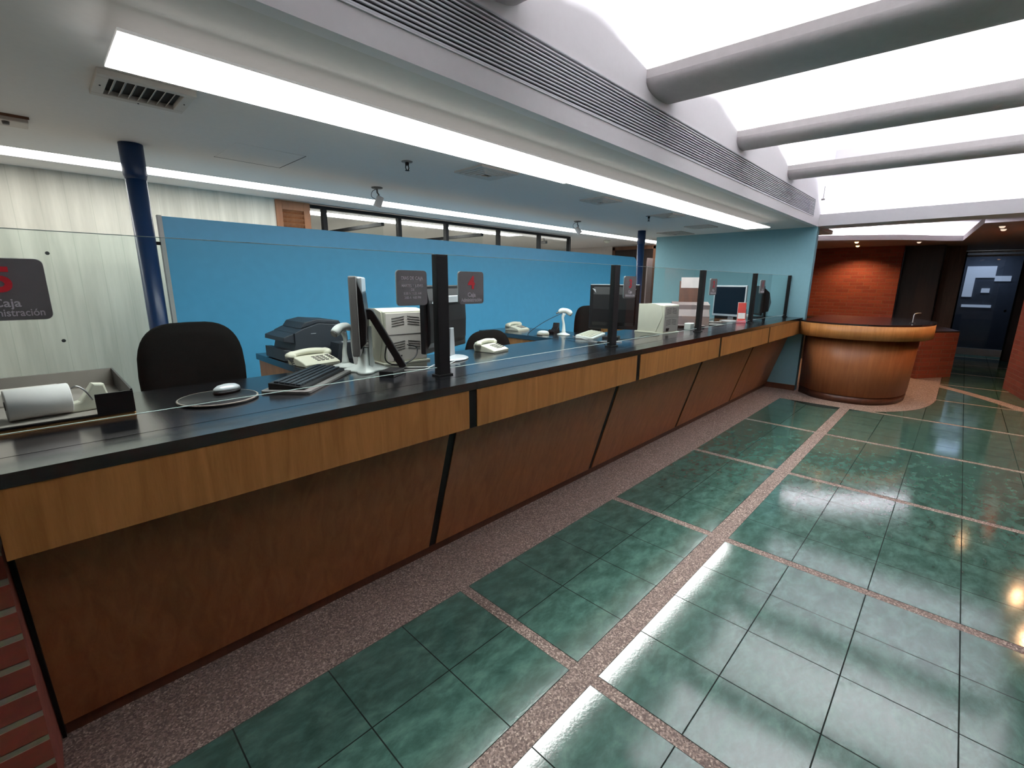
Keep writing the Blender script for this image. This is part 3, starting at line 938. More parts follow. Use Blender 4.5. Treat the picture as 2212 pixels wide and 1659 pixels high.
def spot(x, y, label, rz, tilt):
    t = thing('spotlight', label, 'spotlight', (x, y, ZC), rz, 'swivel spotlights on the ceiling')
    b = B(); lathe(b, [(0.004, -0.012), (0.045, -0.008), (0.048, 0.0)], 20); obj('rose', b, M['plastic_grey'], t)
    b = B(); tube(b, [(0, 0, -0.008), (0, 0, -0.04), (0.015, 0, -0.06), (0.01, 0, -0.075)], 0.007, 8); tube(b, [tuple(p) for p in spline([(0, 0, -0.01), (-0.045, 0, -0.03), (-0.055, 0, -0.07), (-0.01, 0, -0.10)], 4)], 0.003, 6)
    obj('arm', b, M['plastic_grey'], t)
    mt = Matrix.Translation((0.012, 0, -0.115)) @ Matrix.Rotation(tilt, 4, 'Y')
    b = B(); lathe(b, [(0.026, 0.045), (0.030, 0.04), (0.034, -0.04), (0.036, -0.045), (0.030, -0.045), (0.026, -0.03)], 20)
    bmesh.ops.transform(b, matrix=mt, verts=b.verts[:]); obj('lamp_housing', b, M['aluminium'], t)
    b = B(); lathe(b, [(0.001, -0.034), (0.028, -0.034)], 16); bmesh.ops.transform(b, matrix=mt, verts=b.verts[:]); obj('lens', b, M['darkslot'], t)
spot(2.207, 3.765, 'small grey swivel spotlight left of centre before the back light strip', math.radians(-60), math.radians(25))
spot(5.12, 3.776, 'small grey swivel spotlight with a looped cable farther along the back light strip', math.radians(-50), math.radians(-35))
t = thing('smoke_detector', 'round cream smoke detector on the ceiling beyond the back light strip', 'detector', (7.7, 4.98, ZC))
b = B(); lathe(b, [(0.02, -0.055), (0.04, -0.045), (0.06, -0.025), (0.065, 0)], 20); obj('body', b, M['cream'], t)
t = thing('security_camera', 'tiny grey camera on the office ceiling beyond the glazing', 'camera', (6.6, 5.6, ZC))
b = B(); tube(b, [(0, 0, 0), (0, 0, -0.05)], 0.008, 8); box(b, -0.03, 0.03, -0.06, 0.04, -0.10, -0.05, bev=0.006); obj('body', b, M['plastic_grey'], t)
b = B(); tube(b, [(7.735, 1.58, 2.86), (7.735, 1.58, 2.70)], 0.004, 6); box(b, 7.72, 7.748, 1.56, 1.60, 2.68, 2.70)
tag(obj('hanging_wire', b, M['plastic_grey']), 'short grey wire hanging at the corner of the light well', 'wire')

# ================================================================== RECEPTION
rc = spline([(7.56, 1.60, 0), (7.36, 1.45, 0), (7.22, 1.14, 0), (7.24, 0.75, 0), (7.40, 0.49, 0), (7.70, 0.29, 0), (8.10, 0.20, 0), (8.60, 0.20, 0)], 8)
rc = [(p.x, p.y) for p in rc]
def offset(poly, d):
    out = []
    for i, (x, y) in enumerate(poly):
        a = poly[max(i - 1, 0)]; c = poly[min(i + 1, len(poly) - 1)]
        tx, ty = c[0] - a[0], c[1] - a[1]
        l = math.hypot(tx, ty)
        out.append((x - ty / l * d * 1.0, y + tx / l * d))
    return out
def loft(b, A, Bp, z0, z1, th, mi=0):
    """curved sheet of thickness th from plan A at z0 to plan Bp at z1"""
    Ai, Bi = offset(A, th), offset(Bp, th)
    q = lambda P, z: [b.verts.new((x, y, z)) for x, y in P]
    a, c, ai, ci = q(A, z0), q(Bp, z1), q(Ai, z0), q(Bi, z1)
    n = len(A)
    for i in range(n - 1):
        for f in ((a[i], a[i + 1], c[i + 1], c[i]), (ai[i], ci[i], ci[i + 1], ai[i + 1]), (c[i], c[i + 1], ci[i + 1], ci[i]), (a[i], ai[i], ai[i + 1], a[i + 1])):
            fc = b.faces.new(f); fc.smooth = True
    for i in (0, n - 1):
        b.faces.new((a[i], c[i], ci[i], ai[i]))
IN = 1.0
t = thing('reception_desk', 'curved wooden reception desk with black top beside the teal wall', 'desk', (0, 0, 0))
b = B(); loft(b, rc, rc, 0.868, 1.047, 0.02); obj('fascia_board', b, M['wood'], t)
inner = [(7.748, 1.56)] + offset(rc, 0.13)[4:]
low = [(7.736, 1.55)] + offset(rc, 0.17)[4:]
b = B(); loft(b, low, inner, 0.10, 0.90, 0.02); obj('curved_front', b, M['woodlow'], t)
k2 = [(7.73, 1.545)] + offset(rc, 0.18)[4:]
b = B(); loft(b, k2, k2, 0.0, 0.10, 0.02); obj('kickboard', b, M['kick'], t)
top = rc + [(9.05, 0.40), (9.15, 0.95), (9.20, 1.59)]
b = B(); prism(b, top, 1.047, 1.068, 'z'); obj('desk_top', b, M['laminate'], t)
b = B(); box(b, 8.585, 8.60, 0.46, 1.58, 0, 1.046); obj('rear_panel', b, M['darkwood'], t)
t = thing('microphone_arm', 'thin silver bent arm standing on the black reception top', 'holder', (7.95, 0.42, 1.068))
b = B(); tube(b, [tuple(p) for p in spline([(0, 0, 0), (0.012, 0, 0.09), (0.03, -0.01, 0.125), (0.11, -0.06, 0.13)], 4)], 0.006, 8); obj('arm', b, M['steel'], t)
b = B(); lathe(b, [(0.03, 0), (0.028, 0.008), (0.006, 0.012)], 16); obj('base', b, M['plastic_black'], t)
b = B(); box(b, 11.35, 11.78, 1.02, 2.88, 0.0, 0.90)
tag(obj('rear_cabinet', b, M['laminate']), 'low black cabinet before the reception brick wall', 'cabinet')

t = thing('brick_planter', 'low red brick planter wall right of the reception desk', 'planter', (0, 0, 0))
P4 = [(10.27, 0.38), (10.9, -0.055), (11.7, 0.15), (11.7, 1.0), (10.9, 1.0)]
b = B(); prism(b, P4, 0, 0.78, 'z'); obj('brickwork', b, M['bricky'], t)
b = B(); prism(b, [(x, y) for x, y in P4], 0.78, 0.80, 'z'); obj('coping', b, M['darkwood'], t)
t = thing('brick_pillar', 'red brick pillar lit by a warm spot at the right edge', 'pillar', (0, 0, 0))
b = B(); prism(b, [(9.25, -0.84), (10.3, -0.66), (10.3, -1.7), (9.25, -1.7)], 0, 2.29, 'z')
b.normal_update()
for f in b.faces:
    if abs(f.normal.y) > 0.5: f.material_index = 1
obj('brickwork', b, [M['bricky'], M['brickx']], t)

# glazed entrance door
t = thing('door_2', 'tall tinted glass door with aluminium rails at the end of the passage', 'door', (14.2, -0.80, 0)); t['kind'] = 'structure'
b = B(); box(b, -0.02, 0.03, 0, 0.03, 0, 2.28); box(b, -0.02, 0.03, 0.87, 0.90, 0, 2.28); obj('frame', b, M['black'], t)
b = B(); box(b, -0.02, 0.03, 0.03, 0.87, 2.16, 2.20); box(b, -0.02, 0.03, 0.03, 0.87, 2.24, 2.27); obj('top_rail', b, M['aluminium'], t)
b = B(); box(b, -0.02, 0.03, 0.03, 0.87, 0.07, 0.22); obj('bottom_rail', b, M['aluminium'], t)
b = B(); box(b, 0.0, 0.008, 0.03, 0.87, 0.22, 2.16); obj('pane', b, M['doorglass'], t)
b = B(); lathe(b, [(0.02, 0), (0.02, 0.05)], 10, c=(-0.03, 0.12, 1.02)); obj('lock', b, M['plastic_black'], t)
bm = B(); box(bm, 15.5, 15.6, -2.7, 0.6, 0, 2.4); struct('wall_entrance_rear', bm, plain('slate_paint', (0.13, 0.15, 0.18), 0.7))
LV = bpy.data.lights.new('vestibule_fill', 'AREA'); LV.energy = 9; LV.size = 0.4; LV.color = (0.85, 0.9, 1.0)  # added fill light brightening the space behind the door glass, no fitting
lv = bpy.data.objects.new('vestibule_fill', LV); C.objects.link(lv); lv.location = (14.9, -0.3, 2.32)
bm = B(); box(bm, 14.3, 15.6, -1.2, 0.6, 2.34, 2.40); struct('ceiling_entrance', bm, M['beige'])
b = B(); box(b, 15.47, 15.49, -0.46, 0.03, 1.74, 2.00); box(b, 15.47, 15.49, -0.14, 0.03, 1.30, 1.74); box(b, 15.47, 15.49, -0.72, -0.46, 1.66, 1.78); box(b, 15.47, 15.49, -0.42, -0.28, 1.40, 1.50); box(b, 15.47, 15.49, -0.50, 0.00, 1.06, 1.12)  # glowing shapes added behind the glass in place of its reflections
tag(obj('door_reflection_glow', b, M['lit']), 'dim glowing shapes behind the tinted glass door, standing in for its reflections', 'window')


# ================================================================== THINGS ON THE COUNTER
D = math.radians
def fuse(b, m):
    bmesh.ops.transform(b, matrix=m, verts=b.verts[:])

def monitor(label, loc, rz, w=0.41, h=0.36, zb=0.07, frame='plastic_black', back='plastic_black', stand='silver', base='round', bulge=0.045, depth=0.03, screen='screen'):
    """screen faces local -y, back faces +y, origin under the stand"""
    t = thing('computer_monitor', label, 'monitor', loc, rz, 'computer monitors on the counter')
    b = B(); box(b, -w / 2, w / 2, -depth / 2, depth / 2, zb, zb + h, bev=0.006); obj('casing', b, M[frame], t)
    b = B(); box(b, -w / 2 + 0.018, w / 2 - 0.018, -depth / 2 - 0.0015, -depth / 2, zb + 0.028, zb + h - 0.018); obj('screen', b, M[screen], t)
    b = B()
    p = [(depth / 2, zb + 0.03), (depth / 2 + bulge * 0.8, zb + 0.06), (depth / 2 + bulge, zb + h * 0.45), (depth / 2 + bulge * 0.7, zb + h * 0.78), (depth / 2, zb + h - 0.02)]
    prism(b, p, -w / 2 + 0.03, w / 2 - 0.03, 'x', bev=0.004); obj('rear_shell', b, M[back], t)
    b = B()
    prism(b, [(-0.035, 0.006), (0.035, 0.006), (0.022, zb + 0.13), (-0.022, zb + 0.13)], depth / 2 + bulge * 0.9, depth / 2 + bulge * 0.9 + 0.018, 'y', bev=0.003); obj('neck', b, M[stand], t)
    b = B()
    if base == 'round':
        lathe(b, [(0.105, 0.0), (0.108, 0.006), (0.09, 0.014), (0.03, 0.022), (0.001, 0.024)], 28, c=(0, 0.045, 0), sx=1.15, sy=0.9)
    elif base == 'box':
        box(b, -0.07, 0.07, 0.0, 0.12, 0, 0.02, bev=0.005)
    else:   # four flared toes
        pts = []
        for k in range(32):
            a = 2 * PI * k / 32
            r = 0.075 + 0.055 * abs(math.cos(2 * a)) ** 2
            pts.append((r * math.cos(a), r * math.sin(a)))
        lo = [b.verts.new((x, y + 0.03, 0)) for x, y in pts]
        mi_ = [b.verts.new((x * 0.92, y * 0.92 + 0.03, 0.012)) for x, y in pts]
        hi = [b.verts.new((x * 0.35, y * 0.35 + 0.03, 0.035)) for x, y in pts]
        top = [b.verts.new((x * 0.22, y * 0.22 + 0.03, zb + 0.02)) for x, y in pts]
        for A, Bq in ((lo, mi_), (mi_, hi), (hi, top)):
            for k in range(32):
                f = b.faces.new((A[k], A[(k + 1) % 32], Bq[(k + 1) % 32], Bq[k])); f.smooth = True
        b.faces.new(lo); b.faces.new(top)
    obj('base', b, M[stand], t)
    return t

# monitor A: seen edge on
t = monitor('slim grey edged monitor seen edge on, left of the hours sign', (1.165, 2.25, ZT), D(-121.5), w=0.40, h=0.385, zb=0.105, frame='plastic_grey', stand='whitep', base='star', bulge=0.034, depth=0.036)
b = B()
mt = Matrix.Translation((0.0, 0.075, 0.29)) @ Matrix.Rotation(D(28), 4, 'X')
box(b, -0.03, 0.03, -0.019, 0.019, -0.315, 0.03, bev=0.006, rot=None); fuse(b, mt); obj('rear_leg', b, M['plastic_black'], t)
b = B(); tube(b, [(-0.05, 0.06, 0.30), (0.05, 0.06, 0.30)], 0.026, 14); obj('hinge', b, M['plastic_black'], t)
b = B(); box(b, -0.16, 0.16, 0.018, 0.042, 0.41, 0.487, bev=0.008); obj('top_cap', b, M['silver'], t)
# monitor B
t = monitor('large black monitor seen from behind, partly covered by the nearest black post', (1.74, 2.26, ZT), D(204.4), w=0.53, h=0.385, zb=0.062, bulge=0.02)
b = B(); prism(b, [(-0.20, 0.345), (0.20, 0.345), (0.17, 0.385), (-0.17, 0.385)], 0.012, 0.055, 'y', bev=0.003); obj('handle_bar', b, M['silver'], t)
# monitor C
t = monitor('black monitor seen from behind, beside the sign with a red three', (3.50, 2.16, ZT), D(113), w=0.42, h=0.38, zb=0.075, stand='plastic_black', base='box', bulge=0.02)
b = B(); box(b, -0.205, 0.205, -0.016, 0.014, 0.452, 0.4575); obj('top_edge', b, M['silver'], t)
for sx_ in (-1, 1):
    b = B(); prism(b, [(sx_ * 0.165, 0.415), (sx_ * 0.185, 0.42), (sx_ * 0.155, 0.385)], 0.015, 0.035, 'y'); obj('corner_clip', b, M['silver'], t)
b = B(); box(b, -0.03, 0.03, 0.062, 0.066, 0.13, 0.16); obj('rating_label', b, M['plastic_grey'], t)
# monitor F
monitor('white framed monitor with dark screen turned toward the viewer', (6.16, 2.12, ZT), D(-98), w=0.42, h=0.385, zb=0.065, frame='silver', back='plastic_navy')
# monitor G
monitor('farthest black monitor with a rounded back by the slim post', (7.10, 2.08, ZT), D(-143), w=0.42, h=0.40, zb=0.045, bulge=0.11, stand='plastic_black', base='box')

def keyboard(label, loc, rz, mat, keymat, grp='keyboards'):
    t = thing('keyboard', label, 'keyboard', loc, rz, grp)
    b = B(); prism(b, [(-0.078, 0), (0.078, 0), (0.078, 0.028), (0.05, 0.027), (-0.07, 0.012), (-0.078, 0.008)], -0.225, 0.225, 'x', bev=0.003); obj('case', b, M[mat], t)
    b = B()
    for r in range(5):
        y = -0.055 + r * 0.0235
        for k in range(19):
            if r == 0 and 4 < k < 9: continue
            x = -0.212 + k * 0.0228
            z = 0.0135 + (y + 0.055) * 0.125
            box(b, x, x + 0.0195, y, y + 0.0195, z, z + 0.008)
        if r == 0: box(b, -0.098, -0.008, y, y + 0.0195, 0.0135, 0.0215)
    obj('keys', b, M[keymat], t)
    return t
keyboard('black keyboard in front of the edge-on monitor, seen through the nearest glass', (0.86, 2.16, ZT + 0.012), D(43), 'plastic_black', 'plastic_navy')
b = B(); prism(b, rrect(0.50, 0.21, 0.02), 0, 0.012, 'z', bev=0.002)
tag(obj('keyboard_tray', b, M['plastic_grey'], loc=(0.86, 2.155, ZT)), 'thin grey tray under the black keyboard', 'tray').rotation_euler = (0, 0, D(43))
keyboard('white keyboard behind the black monitor beside the middle post', (3.45, 2.35, ZT), D(20), 'whitep', 'cream')

def mouse(label, loc, rz, top, bottom, grp='computer mice'):
    t = thing('computer_mouse', label, 'mouse', loc, rz, grp)
    b = B(); lathe(b, [(0.030, 0), (0.033, 0.006), (0.032, 0.012)], 20, sx=1.0, sy=1.75); obj('base', b, M[bottom], t)
    b = B(); lathe(b, [(0.032, 0.012), (0.030, 0.024), (0.022, 0.033), (0.010, 0.037), (0.001, 0.038)], 20, sx=1.0, sy=1.75); obj('shell', b, M[top], t)
    return t
t = thing('mouse_pad', 'round black mouse pad with a pale rim on the nearest counter section', 'mouse pad', (0.46, 2.075, ZT))
b = B(); lathe(b, [(0.138, 0.0), (0.140, 0.005), (0.135, 0.010), (0.001, 0.010)], 40); obj('mat', b, M['plastic_black'], t)
b = B(); lathe(b, [(0.1395, 0.006), (0.1405, 0.009), (0.137, 0.0108), (0.134, 0.0105)], 40, caps=False); obj('rim', b, M['padrim'], t)
mouse('silver topped mouse on the round black pad', (0.505, 2.13, ZT + 0.0105), D(-70), 'silver', 'plastic_black')
mouse('rounded white mouse on the return desk beside the white scanner', (3.22, 2.72, ZT), D(40), 'whitep', 'cream')

def telephone(label, loc, rz, cord=False):
    """handset lies along +y side, keypad slopes toward -y"""
    t = thing('desk_telephone', label, 'telephone', loc, rz, 'cream desk telephones')
    b = B(); prism(b, [(-0.085, 0.0), (0.08, 0.0), (0.088, 0.03), (0.085, 0.048), (0.02, 0.046), (-0.06, 0.026), (-0.088, 0.014)], -0.09, 0.09, 'x', bev=0.005); obj('body', b, M['cream'], t)
    b = B()
    for r in range(4):
        for k in range(3):
            x = -0.015 + k * 0.022; y = -0.062 + r * 0.018; z = 0.0265 + (y + 0.06) * 0.25
            box(b, x, x + 0.015, y, y + 0.011, z - 0.003, z + 0.004)
    for k in range(4):
        box(b, 0.058, 0.074, -0.06 + k * 0.018, -0.05 + k * 0.018, 0.027 + k * 0.0045, 0.032 + k * 0.0045)
    obj('keypad', b, M['plastic_grey'], t)
    b = B()
    pts = [tuple(p) for p in spline([(-0.105, 0.045, 0.048), (-0.075, 0.045, 0.060), (0, 0.045, 0.068), (0.075, 0.045, 0.061), (0.105, 0.045, 0.050)], 4)]
    n = len(pts)
    tube(b, pts, [0.019 if (i < 4 or i > n - 5) else 0.0155 for i in range(n)], 12)
    for sx_ in (-1, 1):
        lathe(b, [(0.024, -0.014), (0.025, 0.006), (0.018, 0.014)], 16, c=(sx_ * 0.093, 0.045, 0.052))
    obj('handset', b, M['cream'], t)
    b = B(); box(b, 0.0895, 0.0925, 0.0, 0.02, 0.012, 0.022); obj('socket', b, M['plastic_black'], t)
    if cord:
        b = B()
        pp = []
        for i in range(90):
            s_ = i / 89
            pp.append((-0.118 - 0.012 * s_ + 0.007 * math.cos(i * 1.1), 0.02 - 0.16 * s_ + 0.007 * math.sin(i * 1.1), 0.045 - 0.20 * s_ * s_))
        tube(b, pp, 0.0017, 5); obj('coiled_cord', b, M['cable_black'], t)
    return t
telephone('cream telephone with dark keypad in front of the charcoal printer', (1.075, 2.62, ZT), D(8), cord=True).scale = (1.18, 1.1, 1.05)
telephone('cream telephone alone on the black worktop right of the nearest post', (2.17, 2.30, ZT), D(12))
telephone('white telephone at the back corner of the return desk, before the blue partition', (3.34, 3.16, ZT), D(5))

def scanner(label, loc, rz):
    t = thing('barcode_scanner', label, 'scanner', loc, rz, 'white stand scanners')
    b = B(); lathe(b, [(0.055, 0), (0.057, 0.006), (0.035, 0.014), (0.014, 0.024), (0.011, 0.03)], 24, sx=1.0, sy=1.3)
    tube(b, [tuple(p) for p in spline([(0, 0, 0.02), (0.0, 0.0, 0.09), (0.012, 0.0, 0.155), (0.0, 0.0, 0.195)], 5)], [0.021, 0.018, 0.016, 0.014, 0.013, 0.012, 0.011, 0.011, 0.011, 0.011, 0.012, 0.013, 0.014, 0.015, 0.016, 0.016][:16], 12)
    obj('stand', b, M['whitep'], t)
    b = B()
    hp = [tuple(p) for p in spline([(0.055, 0, 0.205), (0.02, 0, 0.222), (-0.03, 0, 0.215), (-0.065, 0, 0.190)], 4)]
    tube(b, hp, [0.012, 0.017, 0.020, 0.021, 0.022, 0.022, 0.022, 0.023, 0.024, 0.025, 0.026, 0.025, 0.022][:len(hp)], 14)
    obj('head', b, M['whitep'], t)
    b = B(); lathe(b, [(0.001, 0), (0.019, 0), (0.02, 0.004)], 16); fuse(b, Matrix.Translation((-0.0675, 0, 0.188)) @ Matrix.Rotation(D(-125), 4, 'Y')); obj('scan_window', b, M['plastic_grey'], t)
    b = B(); tube(b, [(0.05, 0, 0.207), (0.075, 0, 0.195)], 0.007, 8); obj('cable_plug', b, M['plastic_grey'], t)
    return t
scanner('white handheld scanner on a curved stand behind the edge-on monitor', (1.165, 2.42, ZT), D(20))
scanner('white scanner on a slim upright stand on the return desk before the blue partition', (3.345, 2.58, ZT), D(150))

def banded(b, x0, x1, y0, z0, dz, n, dy=-0.001):
    for k in range(n):
        box(b, x0, x1, y0 + dy, y0, z0 + k * dz, z0 + k * dz + 0.004)

def passbook_printer(label, loc, rz, h=0.27):
    """smooth swept cheek on -x side, vented face on -y side"""
    t = thing('passbook_printer', label, 'printer', loc, rz, 'cream upright printers')
    b = B()
    prism(b, [(0.0, 0.012), (0.30, 0.012), (0.30, h - 0.005), (0.22, h), (0.10, h + 0.004), (0.0, h - 0.01)], 0.0, 0.27, 'x', bev=0.006)   # y,z profile
    fuse(b, Matrix.Identity(4)); obj('body', b, M['cream'], t)
    b = B()
    prof = [(0.004, 0.006), (0.30, 0.006), (0.30, h), (0.10, h + 0.006), (0.03, h - 0.012), (0.012, h * 0.62), (0.05, h * 0.28), (0.075, 0.012)]
    prism(b, prof, -0.006, 0.0, 'x', bev=0.001); obj('side_cheek', b, M['cream'], t)
    b = B(); box(b, 0.005, 0.262, -0.004, 0.0, 0.02, h - 0.018, bev=0.0015); obj('front_cover', b, M['creamdark'], t)
    b = B()
    for z0 in (0.085, h - 0.085):
        for k in range(4):
            for (a0, a1, s_) in ((0.04, 0.12, 1), (0.14, 0.22, -1)):
                box(b, -0.04, 0.04, -0.0055, -0.0038, -0.0022, 0.0022, rot=Matrix.Translation(((a0 + a1) / 2, 0, z0 + k * 0.014)) @ Matrix.Rotation(D(-8 * s_), 4, 'Y'))
    box(b, 0.005, 0.262, -0.0055, -0.0038, h * 0.55, h * 0.55 + 0.002)
    obj('vent_slots', b, M['plastic_grey'], t)
    b = B(); prism(b, [(0.045, 0.022), (0.085, 0.022), (0.10, 0.052), (0.045, 0.052)], -0.007, -0.004, 'y'); obj('port', b, M['plastic_black'], t)
    b = B(); box(b, -0.02, 0.285, -0.01, 0.30, 0.0, 0.012, bev=0.002); obj('base_tray', b, M['cream'], t)
    return t
passbook_printer('cream upright printer behind the hours sign, left of the large black monitor', (1.345, 2.29, ZT), D(-3), h=0.31)
passbook_printer('cream upright printer with vented face right of the sign with a red three', (4.09, 1.98, ZT), D(-4), h=0.275)

# charcoal laser printer on the return desk
t = thing('laser_printer', 'charcoal laser printer with a stepped curved top on the return desk', 'printer', (0.985, 2.78, ZT))
b = B(); prism(b, [(0.03, 0), (0.37, 0), (0.37, 0.20), (0.20, 0.215), (0.10, 0.185), (0.055, 0.165), (0.055, 0.10), (0.045, 0.062), (0.03, 0.05)], 0, 0.33, 'y', bev=0.003); obj('body', b, M['plastic_navy'], t)
b = B(); prism(b, [(0.054, 0.105), (0.054, 0.163), (-0.005, 0.142), (-0.008, 0.118)], 0.01, 0.32, 'y', bev=0.003); obj('output_shelf', b, M['plastic_navy'], t)
b = B(); prism(b, [(-0.01, 0.005), (0.03, 0.0), (0.03, 0.066), (-0.01, 0.07)], 0.01, 0.32, 'y', bev=0.003); obj('paper_drawer', b, M['plastic_navy'], t)
b = B(); prism(b, [(0.10, 0.188), (0.20, 0.217), (0.35, 0.205), (0.34, 0.225), (0.20, 0.238), (0.125, 0.222)], 0.02, 0.31, 'y', bev=0.003); obj('lid', b, M['plastic_navy'], t)
b = B(); box(b, 0.15, 0.18, -0.002, 0.0, 0.155, 0.158); obj('latch', b, M['silver'], t)
b = B(); prism(b, [(0, 0), (0.23, 0), (0.235, 0.09), (0.20, 0.105), (0.02, 0.10)], 0, 0.12, 'y', bev=0.003)
t = tag(obj('receipt_printer', b, M['plastic_navy'], loc=(1.225, 2.645, ZT)), 'low black receipt printer between the cream telephone and the edge-on monitor', 'printer')
b = B(); box(b, 0.05, 0.15, 0.03, 0.045, 0.1005, 0.107); obj('paper_slot', b, M['silver'], t)

# inkjet printer with upright paper tray
t = thing('inkjet_printer', 'grey inkjet printer with an upright paper tray left of the sign with a red two', 'printer', (4.98, 2.10, ZT), D(-60))
b = B(); prism(b, [(0, 0), (0.24, 0), (0.25, 0.14), (0.20, 0.20), (0.05, 0.19), (0, 0.12)], -0.19, 0.19, 'x', bev=0.006); obj('body', b, M['mauve'], t)
b = B(); prism(b, [(0.06, 0.19), (0.20, 0.20), (0.22, 0.27), (0.06, 0.24)], -0.195, 0.195, 'x', bev=0.004); obj('top_cover', b, M['mauve'], t)
b = B(); box(b, -0.12, 0.10, -0.004, 0.004, 0.0, 0.27, bev=0.002); fuse(b, Matrix.Translation((0, 0.20, 0.235)) @ Matrix.Rotation(D(-14), 4, 'X')); obj('paper_support', b, M['kick'], t)
b = B(); box(b, -0.105, 0.085, -0.006, -0.0045, 0.19, 0.31); fuse(b, Matrix.Translation((0, 0.20, 0.235)) @ Matrix.Rotation(D(-14), 4, 'X')); obj('paper', b, M['dullpaper'], t)
b = B(); box(b, -0.14, 0.14, -0.09, 0.02, 0.02, 0.028, bev=0.002); obj('output_tray', b, M['mauve'], t)
b = B(); box(b, 0, 0.10, 0, 0.07, 0, 0.07, bev=0.008)
tag(obj('tape_dispenser', b, M['whitep'], loc=(4.66, 1.96, ZT)), 'small white desk item in front of the grey inkjet printer', 'desk item')

t = thing('brochure_stand', 'small red and white leaflet stand in front of the white framed monitor', 'leaflet holder', (6.06, 1.925, ZT), D(-62))
b = B(); box(b, -0.045, 0.045, -0.002, 0.002, 0.03, 0.245); box(b, -0.04, 0.04, -0.0025, -0.002, 0.05, 0.12, mi=1); fuse(b, Matrix.Rotation(D(-8), 4, 'X')); obj('leaflet', b, [M['redprint'], M['paper']], t)
b = B(); box(b, -0.048, 0.048, 0.003, 0.006, 0.0, 0.25); fuse(b, Matrix.Rotation(D(-8), 4, 'X')); obj('backing', b, M['whitep'], t)
b = B(); box(b, -0.05, 0.05, -0.03, 0.05, 0.0, 0.03, bev=0.004); obj('foot', b, M['pinkbase'], t)
b = B(); box(b, -0.15, 0.15, -0.10, 0.10, 0, 0.20, bev=0.004); box(b, -0.15, 0.15, -0.10, 0.10, 0.20, 0.206, mi=1)
o = tag(obj('dark_case', b, [M['plastic_black'], M['silver']], loc=(6.62, 2.30, ZT)), 'low black case with a pale top edge between the two far monitors', 'case'); o.rotation_euler = (0, 0, D(-70))
b = B(); box(b, -0.035, 0.035, -0.015, 0.015, 0, 0.15, bev=0.004); 
o = tag(obj('card_reader', b, M['plastic_grey'], loc=(6.42, 2.02, ZT)), 'small upright grey device beside the red leaflet stand', 'card reader'); o.rotation_euler = (D(-6), 0, D(-65))
b = B(); box(b, 0, 0.22, 0, 0.12, 0, 0.025, bev=0.004)
tag(obj('paper_tray', b, M['whitep'], loc=(7.30, 2.22, ZT)), 'small pale tray behind the farthest monitor at the teal wall', 'tray')
b = B(); box(b, -0.10, 0.10, -0.075, 0.075, 0, 0.012, bev=0.002)
tag(obj('notepad', b, M['plastic_grey'], loc=(5.45, 2.02, ZT)), 'flat grey pad left of the white framed monitor foot', 'pad')

# tray of blurred things at the near left
t = thing('stationery_tray', 'open dark card tray at the near left end of the counter', 'tray', (-0.20, 2.02, ZT + 0.016))
b = B()
box(b, 0.0, 0.395, 0.0, 0.56, 0, 0.006); box(b, 0.0, 0.395, 0.554, 0.56, 0.006, 0.08); box(b, 0.0, 0.006, 0.0, 0.554, 0.006, 0.075); box(b, 0.295, 0.395, 0.0, 0.006, 0.006, 0.075); box(b, 0.389, 0.395, 0.006, 0.554, 0.006, 0.08)
obj('card_walls', b, M['plastic_black'], t)
b = B(); box(b, 0.006, 0.389, 0.549, 0.5535, 0.006, 0.08); box(b, 0.006, 0.389, 0.006, 0.549, 0.0062, 0.008); obj('inner_lining', b, M['liner'], t)
b = B()
for k in range(4):
    box(b, 0.0, 0.40 - 0.004 * (k % 2), 0.002 * k, 0.545, 0.0005 + k * 0.004, 0.0037 + k * 0.004)
o = tag(obj('orange_folders', b, M['orangepaper'], loc=(-0.205, 2.02, ZT)), 'thin stack of orange card folders under the dark tray', 'folders')
t = thing('paper_roll', 'thick white paper roll lying in the tray at the near left', 'paper roll', (-0.11, 2.10, ZT + 0.075), D(6))
b = B(); lathe(b, [(0.014, 0.0), (0.048, 0.0), (0.05, 0.003), (0.05, 0.147), (0.048, 0.15), (0.014, 0.15), (0.014, 0.0)], 32, caps=False); fuse(b, Matrix.Rotation(D(90), 4, 'Y')); obj('roll', b, M['paper'], t)
b = B(); lathe(b, [(0.011, -0.002), (0.014, -0.002), (0.014, 0.152), (0.011, 0.152)], 20, caps=False); fuse(b, Matrix.Rotation(D(90), 4, 'Y')); obj('core', b, M['plastic_grey'], t)
t = thing('tape_dispenser', 'cream curved dispenser beside the paper roll in the tray', 'dispenser', (0.088, 2.12, ZT + 0.025), D(10))
b = B(); prism(b, [(-0.06, 0), (0.045, 0), (0.05, 0.03), (0.04, 0.085), (0.01, 0.09), (-0.01, 0.06), (-0.03, 0.035), (-0.06, 0.03)], -0.02, 0.02, 'y', bev=0.006); obj('body', b, M['cream'], t)
b = B(); tube(b, [tuple(p) for p in spline([(-0.055, -0.024, 0.08), (-0.035, -0.026, 0.09), (-0.015, -0.026, 0.07), (0.0, -0.024, 0.035)], 4)], 0.003, 6); obj('wire', b, M['steel'], t)
b = B(); box(b, -0.09, 0.10, -0.05, 0.05, 0, 0.05, bev=0.006)
tag(obj('cream_box', b, M['creamdark'], loc=(-0.08, 2.40, ZT + 0.024)), 'low cream box at the back of the dark tray', 'box')

